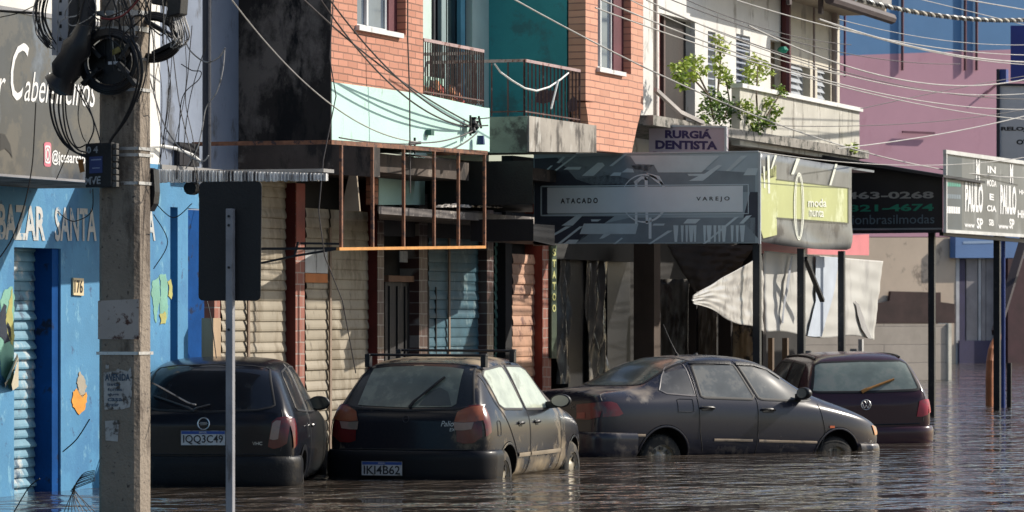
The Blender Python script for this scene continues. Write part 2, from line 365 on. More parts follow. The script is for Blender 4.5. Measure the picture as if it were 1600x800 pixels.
br = thing('brick_building', 'orange brick and mint building with two railed balconies and a sooty black side wall', 'building', (u1, Yf, -.3))
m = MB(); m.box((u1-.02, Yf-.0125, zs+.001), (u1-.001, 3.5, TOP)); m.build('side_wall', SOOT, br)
wx0, wx1 = FU(558, Yf), FU(634, Yf); wz = F(558, 40, Yf).z
m = MB(); holes_wall(m, 'F', Yf, u1+.001, u2, zbr, TOP, .22, [(wx0, wx1, wz, wz+1.5)])
m.build('brick_wall', BR, br)
def window(parent, x0, x1, z0, z1, Y, th=.2, panes=2, fm=None, gm=None, sillm=None, nm='window', sill=True):
    fm = fm or M('alu_white', (.6, .62, .63), .4, .1, bump=0); gm = gm or M('window_glass', (.10, .13, .17), .06, .2, 2, bump=0, spec=.8)
    m = MB(); f = .045; yy = Y+th*.55
    for a, b in (((x0, yy, z0), (x1, yy+.05, z0+f)), ((x0, yy, z1-f), (x1, yy+.05, z1)), ((x0, yy, z0+f), (x0+f, yy+.05, z1-f)), ((x1-f, yy, z0+f), (x1, yy+.05, z1-f))): m.box(a, b)
    for k in range(1, panes): xx = x0+(x1-x0)*k/panes; m.box((xx-.025, yy-.008, z0+f), (xx+.025, yy+.048, z1-f))
    w_ = m.build(nm, fm, parent)
    MB().box((x0+f, yy+.022, z0+f), (x1-f, yy+.028, z1-f)).build('pane', gm, w_)
    if sill: MB().box((x0-.06, Y-.05, z0-.05), (x1+.06, Y+th*.55, z0+.001)).build('sill', sillm or WHT, w_)
    return w_
window(br, wx0, wx1-.25, wz, wz+1.5, Yf, .22)
m = MB(); m.box((wx1-.25, Yf+.10, wz), (wx1-.001, Yf+.2, wz+1.5)); m.build('window_board', M('maroon_board', (.11, .03, .04), .7, .3), br)
m = MB(); pp(m, [(518.5,219),(765,237),(765,169),(756,168),(661,147),(518.5,128)], 'F', Yf-.012, 0, .012+.20)
m.build('mint_band', MINT, br)
# first balcony
yb = Yf+.12; zfl = F(661, 150, Yf).z
m = MB(); m.box((u2, Yf+.2, F(765,237,Yf).z), (u3, Yg+.2, F(765,237,Yf).z+.15)); m.box((u3-.12, Yf+.2, F(765,237,Yf).z), (u3, Yg+.2, F(765,172,Yf).z-.02)); m.build('balcony_slab', M('mint_grubby', (.30, .36, .31), .85, .2, 3, dirt=((.06, .06, .055), .4, 2)), br)
RAIL = M('railing_paint', (.10, .045, .04), .5, .3, 6, dirt=((.3, .2, .18), .3, 12)); RTOP = M('handrail_pale', (.42, .30, .29), .6, .2, dirt=((.18, .07, .05), .35, 9))
def railing(parent, p0, p1, h, nbar, r=.0085, top=.028, name='railing'):
    p0 = Vector(p0); p1 = Vector(p1); m = MB(); up = Vector((0, 0, h))
    for k in range(nbar+1):
        q = p0+(p1-p0)*k/nbar; m.tube([q, q+up], r*(1.0 if k % 5 else 1.4), 5, 0)
    m.bar(p0+Vector((0,0,.05)), p1+Vector((0,0,.05)), .02, .015, 0); m.bar(p0+up, p1+up, top, .035, 1)
    return m.build(name, [RAIL, RTOP], parent)
ra = F(661, 62, yb); rb = F(755, 80, yb); zr0 = F(661, 150, yb).z
railing(br, (ra.x, yb, zr0), (rb.x, yb, zr0), ra.z-zr0, 26)
railing(br, (rb.x, yb, zr0-.02), (rb.x, Yg, zr0-.02), ra.z-zr0, 9)
m = MB()
for k in range(14):
    x = ra.x+.3+k*.14; m.box((x, yb+.55, zr0+.01), (x+.11, yb+.6, zr0+.32), 0)
m.build('balcony_clutter', M('mint_slats', (.5, .72, .62), .8, .1), br)
m = MB()
random.seed(3)
for k in range(26):
    x = ra.x+.75+random.random()*1.4; y = yb+.2+random.random()*.25; z = zr0+random.random()*.16; r = .05+random.random()*.05
    m.prism([(x-r, y, z), (x+r*.2, y-r*.3, z-r*.5), (x+r, y, z+r*.2), (x, y+.02, z+r)], (.03, .06, .02), k % 3)
m.build('cloth_heap', [M('heap_red', (.40, .05, .04), .8), M('heap_orange', (.5, .20, .10), .8), M('heap_dark', (.12, .06, .05), .8)], br)
# recess back wall with sliding door
m = MB(); d0, d1 = FU(674, Yg), FU(738, Yg); holes_wall(m, 'F', Yg, u2-.35, u4, zfl-.5, TOP, .15, [(d0, d1, zfl-.3, 6.2)]); m.build('recess_back_wall', M('mint_pale', (.55, .68, .63), .8, .1), br)
m = MB(); m.box((d0, Yg+.08, zfl-.3), (d1, Yg+.10, 6.2)); m.build('sliding_door', M('door_glass_dark', (.012, .016, .02), .15, .2, bump=0), br)
m = MB()
for px_, ww, k in ((678, .05, 0), (690, .22, 2), (697, .04, 1), (720, .16, 3), (736, .05, 0)):
    x = FU(px_, Yg+.02); m.box((x, Yg+.02, zfl-.3), (x+ww, Yg+.07, 6.2), k)
m.build('door_frame', [M('alu_dark', (.05, .05, .06), .4), M('frame_pink', (.35, .18, .18), .5), M('curtain_grey', (.25, .33, .34), .8, .3, 5, streak=.1), M('curtain_blue', (.10, .30, .42), .7, .2)], br)
zp0_ = F(827, 205, Yf).z; m = MB(); m.box((u4, Yf+.24, zp0_), (u4+.24, 3.5, TOP)); m.build('teal_wall', TEAL, br); m = MB(); m.box((u2-.12, Yf+.24, zbr), (u2-.001, Yg-.001, TOP)); m.build('teal_wall', TEAL, br)
m = MB()
for q in ([(836,148),(848,140),(870,142),(872,156),(850,162),(838,160)], [(886,160),(896,150),(902,156),(902,172),(888,176)]): pp(m, q, 'S', u4-.003, 0)
m.build('graffiti_patch', M('graffiti_red', (.12, .07, .085), .8, .3, 6), br)
# right brick pier
wx0, wx1 = FU(934, Yf), FU(986, Yf); wz = F(934, 106, Yf).z
m = MB(); holes_wall(m, 'F', Yf, u4+.001, u5, F(930,160,Yf).z, TOP, .22, [(wx0, wx1, wz, wz+1.6)])
pp(m, [(915,160),(918,180),(921,206),(926,212),(928,224),(932,236),(987,240),(994,205),(1003,168),(1005,160)], 'F', Yf+.002, 0, .21)
m.build('brick_wall', BR2, br)
window(br, wx0, wx1-.42, wz, wz+1.6, Yf, .22, 2, sillm=WHT)
m = MB(); m.box((wx1-.42, Yf+.1, wz), (wx1-.001, Yf+.2, wz+1.6)); m.build('window_board', M('maroon_board', (.1,.03,.04)), br)
# second balcony parapet of stained concrete
u6 = FU(827, Yf-.02); u7 = FU(932, Yf-.02); zp = F(827, 181, Yf).z; zp0 = F(827, 250, Yf).z
CONC = M('stained_concrete', (.36, .33, .29), .9, .18, 2, dirt=[((.10, .09, .08), .42, 3, .35), ((.5, .48, .44), .35, 4, .4)])
m = MB(); zp0 = F(827, 236, Yf).z; pp(m, [(827,181),(932,196),(932,238),(827,237)], 'F', Yf-.02, 0, .14); m.build('parapet', CONC, br)
m = MB(); m.box((u6-.02, Yf+.0, zp0-.02), (u6-.001, Yg, zp-.01), 0); m.box((u6-.0, Yf+.125, zp0+.05), (u4, Yg, zp0+.2), 0); m.build('parapet_end', M('green_render', (.25, .30, .25), .9, .2, 1.5, dirt=[((.07, .07, .065), .48, 1.4), ((.30, .38, .32), .3, 2)]), br)
ra = F(820, 94, yb-.1); rb = F(908, 108, yb-.1)
railing(br, (u6, yb-.08, zp), (rb.x, yb-.08, zp), ra.z-zp, 15, .010)
railing(br, (u6, yb-.08, zp), (u6, Yg, zp), ra.z-zp, 6, .010)
# concrete beam and slab below the side wall
Xm = u1-.03; b0 = S(338, 219, Xm); b1 = S(516, 219, Xm); b2 = S(585, 228, Xm)
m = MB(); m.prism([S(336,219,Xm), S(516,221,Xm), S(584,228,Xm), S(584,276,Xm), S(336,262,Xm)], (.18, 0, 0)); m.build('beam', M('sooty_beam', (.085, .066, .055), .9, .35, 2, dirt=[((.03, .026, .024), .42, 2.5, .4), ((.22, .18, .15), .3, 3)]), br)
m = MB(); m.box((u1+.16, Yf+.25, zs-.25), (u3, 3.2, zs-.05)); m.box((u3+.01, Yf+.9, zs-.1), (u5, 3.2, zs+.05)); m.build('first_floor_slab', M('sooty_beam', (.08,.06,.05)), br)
m = MB(); pp(m, [(592,241),(664,246),(664,320),(592,320)], 'F', Yf+.9, 0, .1); m.build('mint_panel', MINT, br)
m = MB(); pp(m, [(585,241),(591,241),(591,320),(585,320)], 'F', Yf+.88, 0, .1); m.build('brick_strip', BR, br)
# ground floor: shutters between piers
ZL = 2.95
SHT = M('shutter_cream', (.33, .285, .215), .55, .14, 2, bump=.05, dirt=[((.22, .18, .125), .44, 2.2, .35), ((.16, .13, .10), .28, 7, .5)]); SHB = M('shutter_teal', (.05, .12, .16), .45, .3, 3, dirt=((.18, .26, .28), .33, 5, .6))
SHO = M('shutter_orange', (.52, .30, .20), .6, .25, 3, dirt=((.2, .1, .08), .35, 5)); SHG = M('shutter_green', (.08, .17, .14), .5, .3, 3, dirt=((.4, .42, .36), .35, 6))
REDB = brick('red_tile', (.33, .12, .085), (.36, .14, .10), (.42, .34, .30), .16, .125, 'F', .008); TILE = brick('dark_tile', (.07, .035, .035), (.10, .055, .05), (.28, .26, .25), .15, .13, 'F', .007, rough=.3)
OXB = M('oxblood_paint', (.085, .008, .008), .6, .3, 3); OXR = M('rust_red_paint', (.22, .035, .02), .6, .3, 3)
Ys = Yg+.02; Yp = Yg-.10
def shut(px0, px1, mat, z1=2.25, nm='roller_shutter', pitch=.11, z0=-.3):
    m = MB(); shutter(m, FU(px0, Ys), FU(px1, Ys), z0, z1, Ys, pitch); return m.build(nm, mat, br)
def pier(px0, px1, m1, m2, dep=.25, z1=ZL, par=None, y=None, nm='pier'):
    y = Yp if y is None else y; a, b = FU(px0, y), FU(px1, y); m = MB()
    m.box((a, y, -.3), (b, y+dep, z1), 0); 
    o = m.build(nm, m1, par or br)
    if m2: MB().box((a-.006, y+.004, -.3), (a-.001, y+dep, z1)).build('painted_side', m2, o)
    return o
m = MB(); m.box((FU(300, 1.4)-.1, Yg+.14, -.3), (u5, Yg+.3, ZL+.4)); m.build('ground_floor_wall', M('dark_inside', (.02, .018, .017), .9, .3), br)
pier(335, 344, REDB, None)
shut(345, 385, SHT); shut(387, 462, SHT, 3.0)
for p_ in (386, 514, 700): x = FU(p_, Ys-.03); MB().box((x, Ys-.045, -.3), (x+.05, Ys-.028, 2.5)).build('shutter_post', M('post_tan', (.26, .19, .14), .7, .2), br)
pier(462, 476, REDB, OXB)
q = FU(462, Yp-.004)
m = MB(); m.box((FU(462, Yp), Yp-.006, F(462,380,Yp).z), (FU(476, Yp), Yp-.001, ZL)); m.build('red_paint_band', OXR, br)
o1 = shut(477, 513, SHT, 2.7); o2 = shut(516, 590, SHT, 2.7)
m = MB(); y_ = Ys-.034
for (a, b, c, k) in ((388, 427, 477, 1), (427, 442, 477, 0)):
    p0 = F(477, a, y_); p1 = F(512, b, y_); m.box((p0.x, y_, p1.z), (p1.x, y_+.003, p0.z), k)
m.build('shutter_patch', [M('patch_orange', (.50, .17, .05), .7, .3), M('patch_pale', (.55, .56, .56), .6, .15, 3, dirt=((.2, .2, .2), .35, 6, .3))], o1)
pier(590, 600, TILE, OXB); pier(655, 668, TILE, None); pier(761, 771, TILE, None); pier(790, 800, M('black_pier', (.012, .012, .014), .8), None)
x0, x1 = FU(602, Ys), FU(655, Ys); zl_ = F(602, 440, Ys).z
m = MB(); m.box((x0, Ys, -.3), (x1, Ys+.05, zl_)); dr = m.build('iron_door', M('door_black', (.018, .016, .017), .6, .4, 4, streak=.15, dirt=((.07, .06, .055), .35, 5, .2)), br)
m = MB()
for k in range(7): xx = x0+.1+k*.26; m.box((xx, Ys-.02, -.3), (xx+.03, Ys-.001, zl_-.05))
m.build('door_bars', DK, dr)
MB().box((x0-.05, Ys-.06, zl_), (x1+.05, Ys+.06, zl_+.07)).build('door_lintel', M('lintel_brown', (.20, .11, .07), .8, .3), br)
m = MB(); p0 = F(625, 392, Yp+.02); p1 = F(637, 410, Yp+.02); m.box((p0.x, Yp+.02, p1.z), (p1.x, Yp+.03, p0.z)); m.build('notice', M('notice_grey', (.3, .3, .3), .8, .3, 30), br)
shut(669, 760, SHB, 2.6); shut(772, 790, SHG, 2.6); shut(800, 858, SHO, 2.3, pitch=.125)
pier(848, 861, REDB, OXR, .25)
m = MB(); pp(m, [(587,322),(850,335),(850,378),(587,368)], 'F', Yg-.05, 0, .15); m.build('shutter_box', M('box_dark', (.022, .022, .03), .6, .4, 2, dirt=((.10, .08, .09), .3, 3)), br)
m = MB(); zl0 = F(592, 334, Yp-.95).z; P = [F(592, HY, Yp), F(592, HY, Yp-.95), F(835, HY, Yp-.95), F(835, HY, Yp)]; m.prism([(p.x, p.y, zl0) for p in P], (0, 0, .085)); m.build('canopy_ledge', M('ledge_rubble', (.13, .115, .11), .9, .4, 4, dirt=((.45, .40, .35), .32, 9)), br)  # depth added beyond the visible edge to cast shade on the shutters
m = MB()
random.seed(5)
for k in range(34):
    p = F(random.uniform(690, 810), 324, Yp-.88-random.random()*.06); r = .02+.04*random.random(); p.z += random.random()*.01-.005
    m.prism([p+Vector((-r*1.6, 0, 0)), p+Vector((r*1.6, 0, 0)), p+Vector((r, 0, r*.8)), p+Vector((-r*.6, 0, r*.6))], (0, .06, 0))
m.build('rubble', M('rubble_pale', (.5, .46, .42), .9, .3), br)
m = MB(); p0 = S(562, 262, u1+.3); pp(m, [(548,262),(556,262),(562,330),(536,330),(538,305)], 'S', u1+.9, 0, .03); m.build('plaster_patch', M('plaster_buff', (.33, .27, .2), .9, .2), br)
# dark blank sign boxes
Xs = XD(755, 45.2)
sg1 = thing('blank_sign', 'blank black sign board facing the street beside the grey ATACADO box', 'sign', tuple(S(755, 320, Xs)))
m = MB()
def shade_wedge(m, xl, xr, yt, yb, X0, X1, m_=0):  # board face in front; tapered depth behind it added to shade the shutters
    z0, z1 = S(xl, yb, X0).z, S(xl, yt, X0).z; P = [S(xl, HY, X0), S(xr-.5, HY, X0), S(xr-.5, HY, X1), S(xl, HY, X0)+Vector((X1-X0, 0, 0))]
    P = [Vector((p.x, min(p.y, 1.0), z0)) for p in P]; m.prism(P, (0, 0, z1-z0), m_)
shade_wedge(m, 672, 833, 253, 321, Xs, Xs+3.2); m.build('sign_box', M('sign_black', (.010, .012, .013), .45, .3), sg1)
m = MB(); shade_wedge(m, 735, 834, 343, 377, Xs+.1, Xs+3.2); m.build('lower_board', M('board_black', (.008, .009, .013), .5, .3), sg1)
# iron sign frame
Yi = -.62; IR = M('rusty_iron', (.20, .085, .045), .7, .4, 9, dirt=((.05, .03, .03), .4, 14)); IRO = M('orange_iron', (.60, .27, .07), .6, .2, 9)
fr = thing('iron_frame', 'empty rusty iron sign frame hanging from the first floor with an orange bottom rail', 'sign frame', tuple(F(640, 386, Yi)))
m = MB()
for p_ in (533, 582, 630.5, 678, 716, 757):
    a = F(p_, 388, Yi); b = F(533, 223, Yi); t = F(p_, 224+(p_-533)*.062, Yi); m.box((a.x-.018, Yi-.014, F(533,388,Yi).z+.015 if False else a.z), (a.x+.018, Yi+.014, t.z))
m.build('upright', IR, fr)
m = MB(); m.bar(F(528, 389, Yi), F(757, 386, Yi), .034, .03); m.build('bottom_rail', IRO, fr)
m = MB(); m.bar(F(516, 222, Yi), F(760, 239, Yi), .03, .045); a = F(516, 222, Yi); m.bar(a, (a.x, Yg, a.z), .03, .04); b = F(757, 239, Yi); m.bar(b, (b.x, Yf+.1, b.z), .03, .04); m.build('top_rail', IR, fr)
m = MB(); a = F(533, 388, Yi); m.bar(a, (a.x, Yp, a.z), .025, .025); m.bar(a, S(460, 400, a.x), .022, .022); m.bar(S(466, 378, a.x), S(460, 400, a.x), .02, .02); m.bar(S(470,380,a.x), S(531,381,a.x), .02, .02); m.bar(S(460,400,a.x), S(408,411,a.x+.02), .02, .02); m.build('brace', DK, fr)
# ================================================================ ATACADO SIGN BOX
Yk = -1.9; Xk = F(1185, HY, Yk).x; S_ = lambda x, y, o=0: S(x, y, Xk-o)
at = thing('awning_sign_box', 'large grey awning box lettered ATACADO and VAREJO with a lime green printed side', 'sign', (Xk, Yk, S_(1185, 381).z))
m = MB(); m.prism([S_(834,241), S_(1185,237), S_(1185,380), S_(834,381)], (.02, 0, 0)); fp = m.build('front_panel', M('panel_greyblue', (.42, .51, .55), .45, .10, 1.5, bump=.04), at)
cm_ = [M('print_charcoal', (.05, .058, .08), .45, .2, 2, bump=0), M('print_pale', (.60, .70, .73), .45, .12, 2, bump=0), M('print_mid', (.24, .29, .32), .45, .2, 2, bump=0), M('print_bar', (.80, .87, .89), .45, .07, 1.5, bump=0), M('print_line', (.62, .72, .76), .45, .05, bump=0), M('print_ink', (.015, .018, .022), .5, 0, bump=0)]
m = MB()
for k, q in [(0, [(835,248),(870,246),(1000,285),(980,290),(835,290)]), (2, [(870,246),(975,242),(1040,262),(1180,270),(1180,300),(960,300),(900,280)]), (0, [(835,290),(846,290),(846,338),(960,338),(900,380),(835,380)]), (2, [(985,340),(1180,340),(1180,379),(900,379),(930,352)]),
             (0, [(1172,300),(1184,300),(1184,372),(1160,345)]), (2, [(985,258),(1020,258),(1008,272),(1000,272)]), (0, [(836,352),(900,340),(860,378),(836,378)])]:
    pp(m, q, 'S', Xk-.003, k)
def zz(x, y): return (840+x*350/1600, 230+y*160/731)
for q in [[(40,225),(60,225),(285,55),(265,55)], [(0,215),(20,215),(110,130),(95,130)], [(185,160),(300,160),(315,140),(215,140)], [(315,205),(400,205),(480,130),(465,110),(430,110)], [(510,135),(535,135),(640,50),(615,50)], [(600,180),(690,180),(680,155),(640,150)], [(515,205),(590,205),(600,180),(545,180)], [(860,180),(1170,180),(1300,60),(660,60),(700,120),(830,125)],
          [(1080,240),(1180,240),(1320,130),(1290,125),(1190,190),(1070,190),(1080,205),(1150,205)], [(1345,170),(1375,170),(1500,60),(1450,60)], [(1470,200),(1560,200),(1575,150),(1500,150)], [(135,110),(155,115),(200,70),(180,65)], [(170,560),(250,560),(330,480),(290,478)], [(300,620),(700,620),(720,545),(330,545)], [(385,530),(430,530),(455,515),(380,515)], [(185,690),(270,690),(295,660),(225,660)], [(140,690),(165,690),(325,565),(300,565)], [(540,690),(560,690),(610,650),(600,645)], [(790,690),(810,690),(965,595),(930,595)],
          [(1040,545),(1130,545),(1165,512),(1070,512)], [(1180,690),(1200,688),(1440,495),(1410,498)], [(1440,545),(1470,545),(1530,485),(1490,490)], [(0,690),(15,690),(240,565),(200,565)], [(440,655),(470,650),(560,600),(480,610)], [(820,560),(900,560),(910,545),(830,545)]]:
    pp(m, [zz(*a) for a in q], 'S', Xk-.006, 1)
for i_, q in enumerate([[(845,291),(1172,289),(1172,334),(845,338)]]): 
    pp(m, [(844.5,290.5),(1170,287.5),(1170,289),(844.5,292)], 'S', Xk-.009, 4); pp(m, [(844.5,336),(1170,333),(1170,334.2),(844.5,337.5)], 'S', Xk-.009, 4); pp(m, [(844.5,290.5),(846.3,290.5),(846.3,337.5),(844.5,337.5)], 'S', Xk-.009, 4); pp(m, [(1168.5,287.5),(1170,287.5),(1170,334.2),(1168.5,334.2)], 'S', Xk-.009, 4)
pp(m, [(847,292.5),(856,292.4),(856,335),(847,335.5)], 'S', Xk-.008, 0)
cx, cy, R0 = 1007, 310, 36.5
for a in range(40):
    a0, a1 = 2*math.pi*a/40, 2*math.pi*(a+1)/40; w_ = 2.4+1.2*math.cos(a0)
    pp(m, [(cx+R0*math.cos(a0), cy+R0*1.05*math.sin(a0)), (cx+R0*math.cos(a1), cy+R0*1.05*math.sin(a1)), (cx+(R0-w_)*math.cos(a1), cy+(R0-w_)*1.05*math.sin(a1)), (cx+(R0-w_)*math.cos(a0), cy+(R0-w_)*1.05*math.sin(a0))], 'S', Xk-.008, 3)
for q in ([(992,283),(996,281),(996,350),(992,350)], [(1007,275),(1012,280),(1013,350),(1009,350)], [(1013.5,340),(1018,340),(1018,373),(1013.5,373)], [(990,284),(1002,275),(1012,277),(1012,282),(1003,280),(993,289)], [(1010,270),(1030,275),(1040,292),(1033,290),(1020,280)]): pp(m, q, 'S', Xk-.008, 3)
pp(m, [(855,293.5),(1161,290),(1161,331),(855,333)], 'S', Xk-.011, 3)
for k, x in enumerate([1056,1066,1073,1080,1086,1101,1108,1117,1124,1131,1144,1152,1160]):
    ww = 2.3 if k % 3 else 4; pp(m, [(x-ww,352),(x+ww,352),(x+ww*.9,360),(x+ww*.5,378),(x-ww*.5,378),(x-ww*.9,360)], 'S', Xk-.009, 1)
m.build('printed_pattern', cm_, fp)
m = MB(); text_quad(m, 'A T A C A D O', [(876,310),(934,309),(934,317.5),(876,318)], 'S', Xk-.014, 0, .03); text_quad(m, 'V A R E J O', [(1088,307.5),(1140,307),(1140,315),(1088,315.5)], 'S', Xk-.014, 0, .015)
m.build('lettering', cm_[5], fp)
# lime side
Yk2 = Yk-.001; lime = M('lime_vinyl', (.46, .49, .21), .4, .10, 1.2, bump=0, dirt=((.62, .66, .40), .35, 1.6)); gvin = M('grey_vinyl', (.16, .165, .165), .35, .25, 2.5, bump=0, dirt=((.06, .06, .065), .35, 2))
P = []; nx, nz = 26, 12; top0, top1 = F(1186,238,Yk), F(1330,262,Yk); m = MB(); vs = []; fs = []
for i in range(nx+1):
    t = i/nx; px_ = 1186+144*t
    x = FU(px_, Yk); px_ = px_
    zt_ = F(px_, 238+24*t, Yk).z; sag = .035*math.sin(math.pi*t)+.06*t*(1 if t < .97 else .6); zb_ = F(px_, 380+7*t, Yk).z-sag+.03
    for j in range(nz+1):
        v = j/nz; y = Yk+(.0 if v > .35 else .035*math.sin(9*t+v*11)*(.35-v)*2.5); vs.append((x, y, zb_+(zt_-zb_)*v))
for i in range(nx):
    for j in range(nz):
        a = i*(nz+1)+j; fs.append((a, a+nz+1, a+nz+2, a+1)); m.m.append(0)
m.v = [tuple(v) for v in vs]; m.f = fs
sp_ = m.build('side_panel', gvin, at, True); md = sp_.modifiers.new('s', 'SOLIDIFY'); md.thickness = .012; md.offset = 0
m = MB(); y = Yk-.02
def sq(x, y_): return (1180+x*160/753, 230+y_*170/800)
for k, q in [(0, [(155,235),(685,300),(685,555),(160,515)]), (0, [(40,200),(155,130),(160,645),(60,670),(40,600)]), (1, [(265,200),(285,200),(330,85),(305,82)]), (1, [(545,280),(560,280),(605,125),(590,122)]), (1, [(115,160),(125,160),(160,60),(145,58)]), (2, [(155,232),(688,298),(688,304),(155,240)]), (2, [(682,300),(690,300),(690,560),(682,558)]), (2, [(158,515),(688,556),(688,562),(158,522)]), (3, [(40,200),(155,130),(155,215),(60,245)]), (1, [(90,60),(105,60),(110,340),(95,340)]), (1, [(60,140),(70,140),(75,300),(65,300)])]:
    pp(m, [sq(*a) for a in q], 'F', y-.003*(1+(k == 1)+2*(k == 2)), k)
cx, cy = 323, 435
for R1, R2 in ((38, 250), (26, 235)):
    for a in range(36):
        a0, a1 = 2*math.pi*a/36, 2*math.pi*(a+1)/36; f_ = lambda a, s: sq(cx+R1*s*math.cos(a), cy+R2*(1-(1-s)*.25)*math.sin(a))
        pp(m, [f_(a0, 1), f_(a1, 1), f_(a1, .82), f_(a0, .82)], 'F', y-.014, 1)
text_quad(m, 'moda', [sq(390,375), sq(525,380), sq(525,440), sq(390,440)], 'F', y-.012, 0, .02, 1); text_quad(m, 'nunta', [sq(400,450), sq(505,460), sq(505,515), sq(400,510)], 'F', y-.012, 0, .02, 1)
m.build('printed_pattern', [lime, M('vinyl_white2', (.74, .76, .66), .4, .05, bump=0), M('vinyl_dark', (.09, .10, .07), .4, .1, bump=0), M('vinyl_olive', (.32, .33, .18), .4, .1, bump=0)], sp_)
m = MB(); xr = FU(1330, Yk); zt_ = F(1186,238,Yk).z; m.box((Xk+3.0, Yk+.04, zt_-.04), (xr+1.5, Yk+2.8, zt_-.01)); m.build('top_sheet', M('zinc', (.2, .22, .24), .5, .2), at)
m = MB(); m.box((Xk-.012, Yk-.03, S_(1185,381).z), (Xk+.018, Yk-.002, zt_+.01)); m.box((Xk-.012, Yk+.0, zt_+.0), (Xk+.02, S_(834,241).y, zt_+.018)); m.build('edge_trim', M('trim_pale', (.5, .55, .58), .4, .1), at)
# posts on the kerb
def post(px, Y, r, top, mat, label, sq_=True, w=None):
    x = FU(px, Y); m = MB()
    m.box((x-r, Y-r, -.4), (x+r, Y+r, top)); o = m.build('awning_post', mat); setp(o, label, 'post', 'steel awning posts along the kerb'); return o
zb_ = S_(1185, 381).z
NAVY = M('post_navy', (.012, .018, .026), .4, .3, dirt=((.05, .05, .05), .3, 8))
post(1183, Yk+.06, .045, zb_, NAVY, 'steel post under the corner between the ATACADO panel and the lime green side')
post(1252, Yk+.08, .045, zb_-.02, NAVY, 'steel post under the middle of the lime green side')
post(1315, Yk+.08, .042, zb_-.02, NAVY, 'steel post under the right end of the lime green side')
Xc_ = FU(1472, Yk); zc = S(1472, 357, Xc_).z
post(1456, Yk+.25, .047, zc-.05, NAVY, 'steel post under the black fashion shop sign, standing in open water')
post(1558, Yk+.1, .05, 3.3, NAVY, 'steel post under the right-hand grey sign, next to a blue pole')
bt = MB().bar(F(1258, 403, Yk+.03), F(1285, 470, Yk+.03), .06, .04).build('loose_batten', DK); setp(bt, 'short dark batten hanging at a slant in front of the white tarp', 'batten')
# ================================================================ BLACK SIGN
bs = thing('fashion_shop_sign', 'black sloping-topped shop sign with phone numbers 463-0268 and 321-4674', 'sign', (Xc_, Yk, zc))
m = MB(); m.prism([S(1130,221,Xc_), S(1180,228,Xc_), S(1472,276,Xc_), S(1472,358,Xc_), S(1130,362,Xc_)], (.05, 0, 0)); bsp = m.build('sign_panel', M('sign_ink', (.006, .008, .016), .35, .3, 2, bump=0), bs)
m = MB(); text_quad(m, '3463-0268', [(1306,300),(1459,299),(1459,310),(1306,311)], 'S', Xc_-.004, 0, .03, 0); text_quad(m, '321-4674', [(1327,320),(1459,318),(1459,329.5),(1327,331)], 'S', Xc_-.004, 0, .03, 1); text_quad(m, 'unionbrasilmodas', [(1310,336),(1460,335),(1460,349),(1310,351)], 'S', Xc_-.004, 0, 0, 2)
m.build_each('lettering', [M('ink_grey', (.33, .34, .34), .5, .05, bump=0), M('ink_green', (.01, .22, .14), .5, .1, bump=0), M('ink_slate', (.10, .15, .19), .5, .05, bump=0)], bsp)
m = MB(); m.bar(S(1330,358,Xc_-.02), S(1472,357.5,Xc_-.02), .03, .025); m.bar(S(1135,222,Xc_-.02), S(1472,276,Xc_-.02), .03, .03); m.build('sign_edge', M('trim_grey', (.2, .22, .24), .4, .1), bs)
m = MB(); m.prism([S(1130,219,Xc_-.5), S(1185,226,Xc_-.5), S(1474,273,Xc_-.5), S(1474,277,Xc_-.5), S(1130,226,Xc_-.5)], (3.0, 0, 0)); m.build('awning_roof', M('awning_charcoal', (.03, .03, .034), .6, .3), bs)
m = MB(); m.bar(S(1180,364,Xc_), S(1472,361,Xc_), .06, .05); m.build('bottom_beam', DK, bs)
# right-hand grey sign
rs = thing('grey_shop_sign', 'sunlit pale grey shop sign with cramped white print at the right edge', 'sign', tuple(F(1540, 362, Yk-.05)))
Yr2 = Yk-.06; m = MB(); pp(m, [(1477,239),(1640,262),(1640,369),(1477,359)], 'F', Yr2, 0, .03); o = m.build('sign_panel', M('rsign_grey', (.13, .14, .145), .4, .2, 1.2, bump=0, dirt=((.22, .23, .235), .35, 2, .4)), rs)
m = MB()
pp(m, [(1478,241),(1503,245),(1503,359),(1478,358)], 'F', Yr2-.003, 0)
for x, y, h, k in ((1480,284,7,1),(1480,303,7,3),(1479,322,11,2)): text_quad(m, ('Novo','Moda','Bras')[k-1] if False else 'IIIIII', [(x,y),(x+21,y+1.5),(x+21,y+h+1),(x,y+h)], 'F', Yr2-.007, 0, .06, k)
text_quad(m, 'PAULO', [(1508,283),(1536,286),(1536,333),(1508,331)], 'F', Yr2-.006, 0, .05, 2); text_quad(m, 'PAULO', [(1563,288),(1588,291),(1588,336),(1563,335)], 'F', Yr2-.006, 0, .05, 2)
text_quad(m, 'M', [(1525,248),(1531,249),(1531,285),(1525,284)], 'F', Yr2-.006, 0, .05, 2); text_quad(m, 'M', [(1578,256),(1583,257),(1583,288),(1578,287)], 'F', Yr2-.006, 0, .05, 2)
for a, b, c, d, s_ in ((1543,259,1556,270,'IN'), (1542,280,1557,291,'MODA'), (1546,302,1553,312,'E'), (1542,320,1557,330,'CIA'), (1545,342,1553,352,'SB'), (1507,349,1523,355,'www'), (1526,340,1536,357,'SP'), (1560,351,1576,357,'www'), (1577,341,1585,357,'SP'), (1592,296,1602,303,'HH'), (1590,328,1604,340,'HH')):
    text_quad(m, s_, [(a,b),(c,b+1.5),(c,d+1.5),(a,d)], 'F', Yr2-.006, 0, .04, 2)
m.build('printed_pattern', [M('print_navy', (.05, .07, .09), .4, .2, bump=0), M('print_teal', (.05, .28, .22), .4, .2, bump=0), M('vinyl_white', (.8,.8,.8)), M('print_blue_grey', (.15, .2, .25), .4, .2, bump=0)], o)
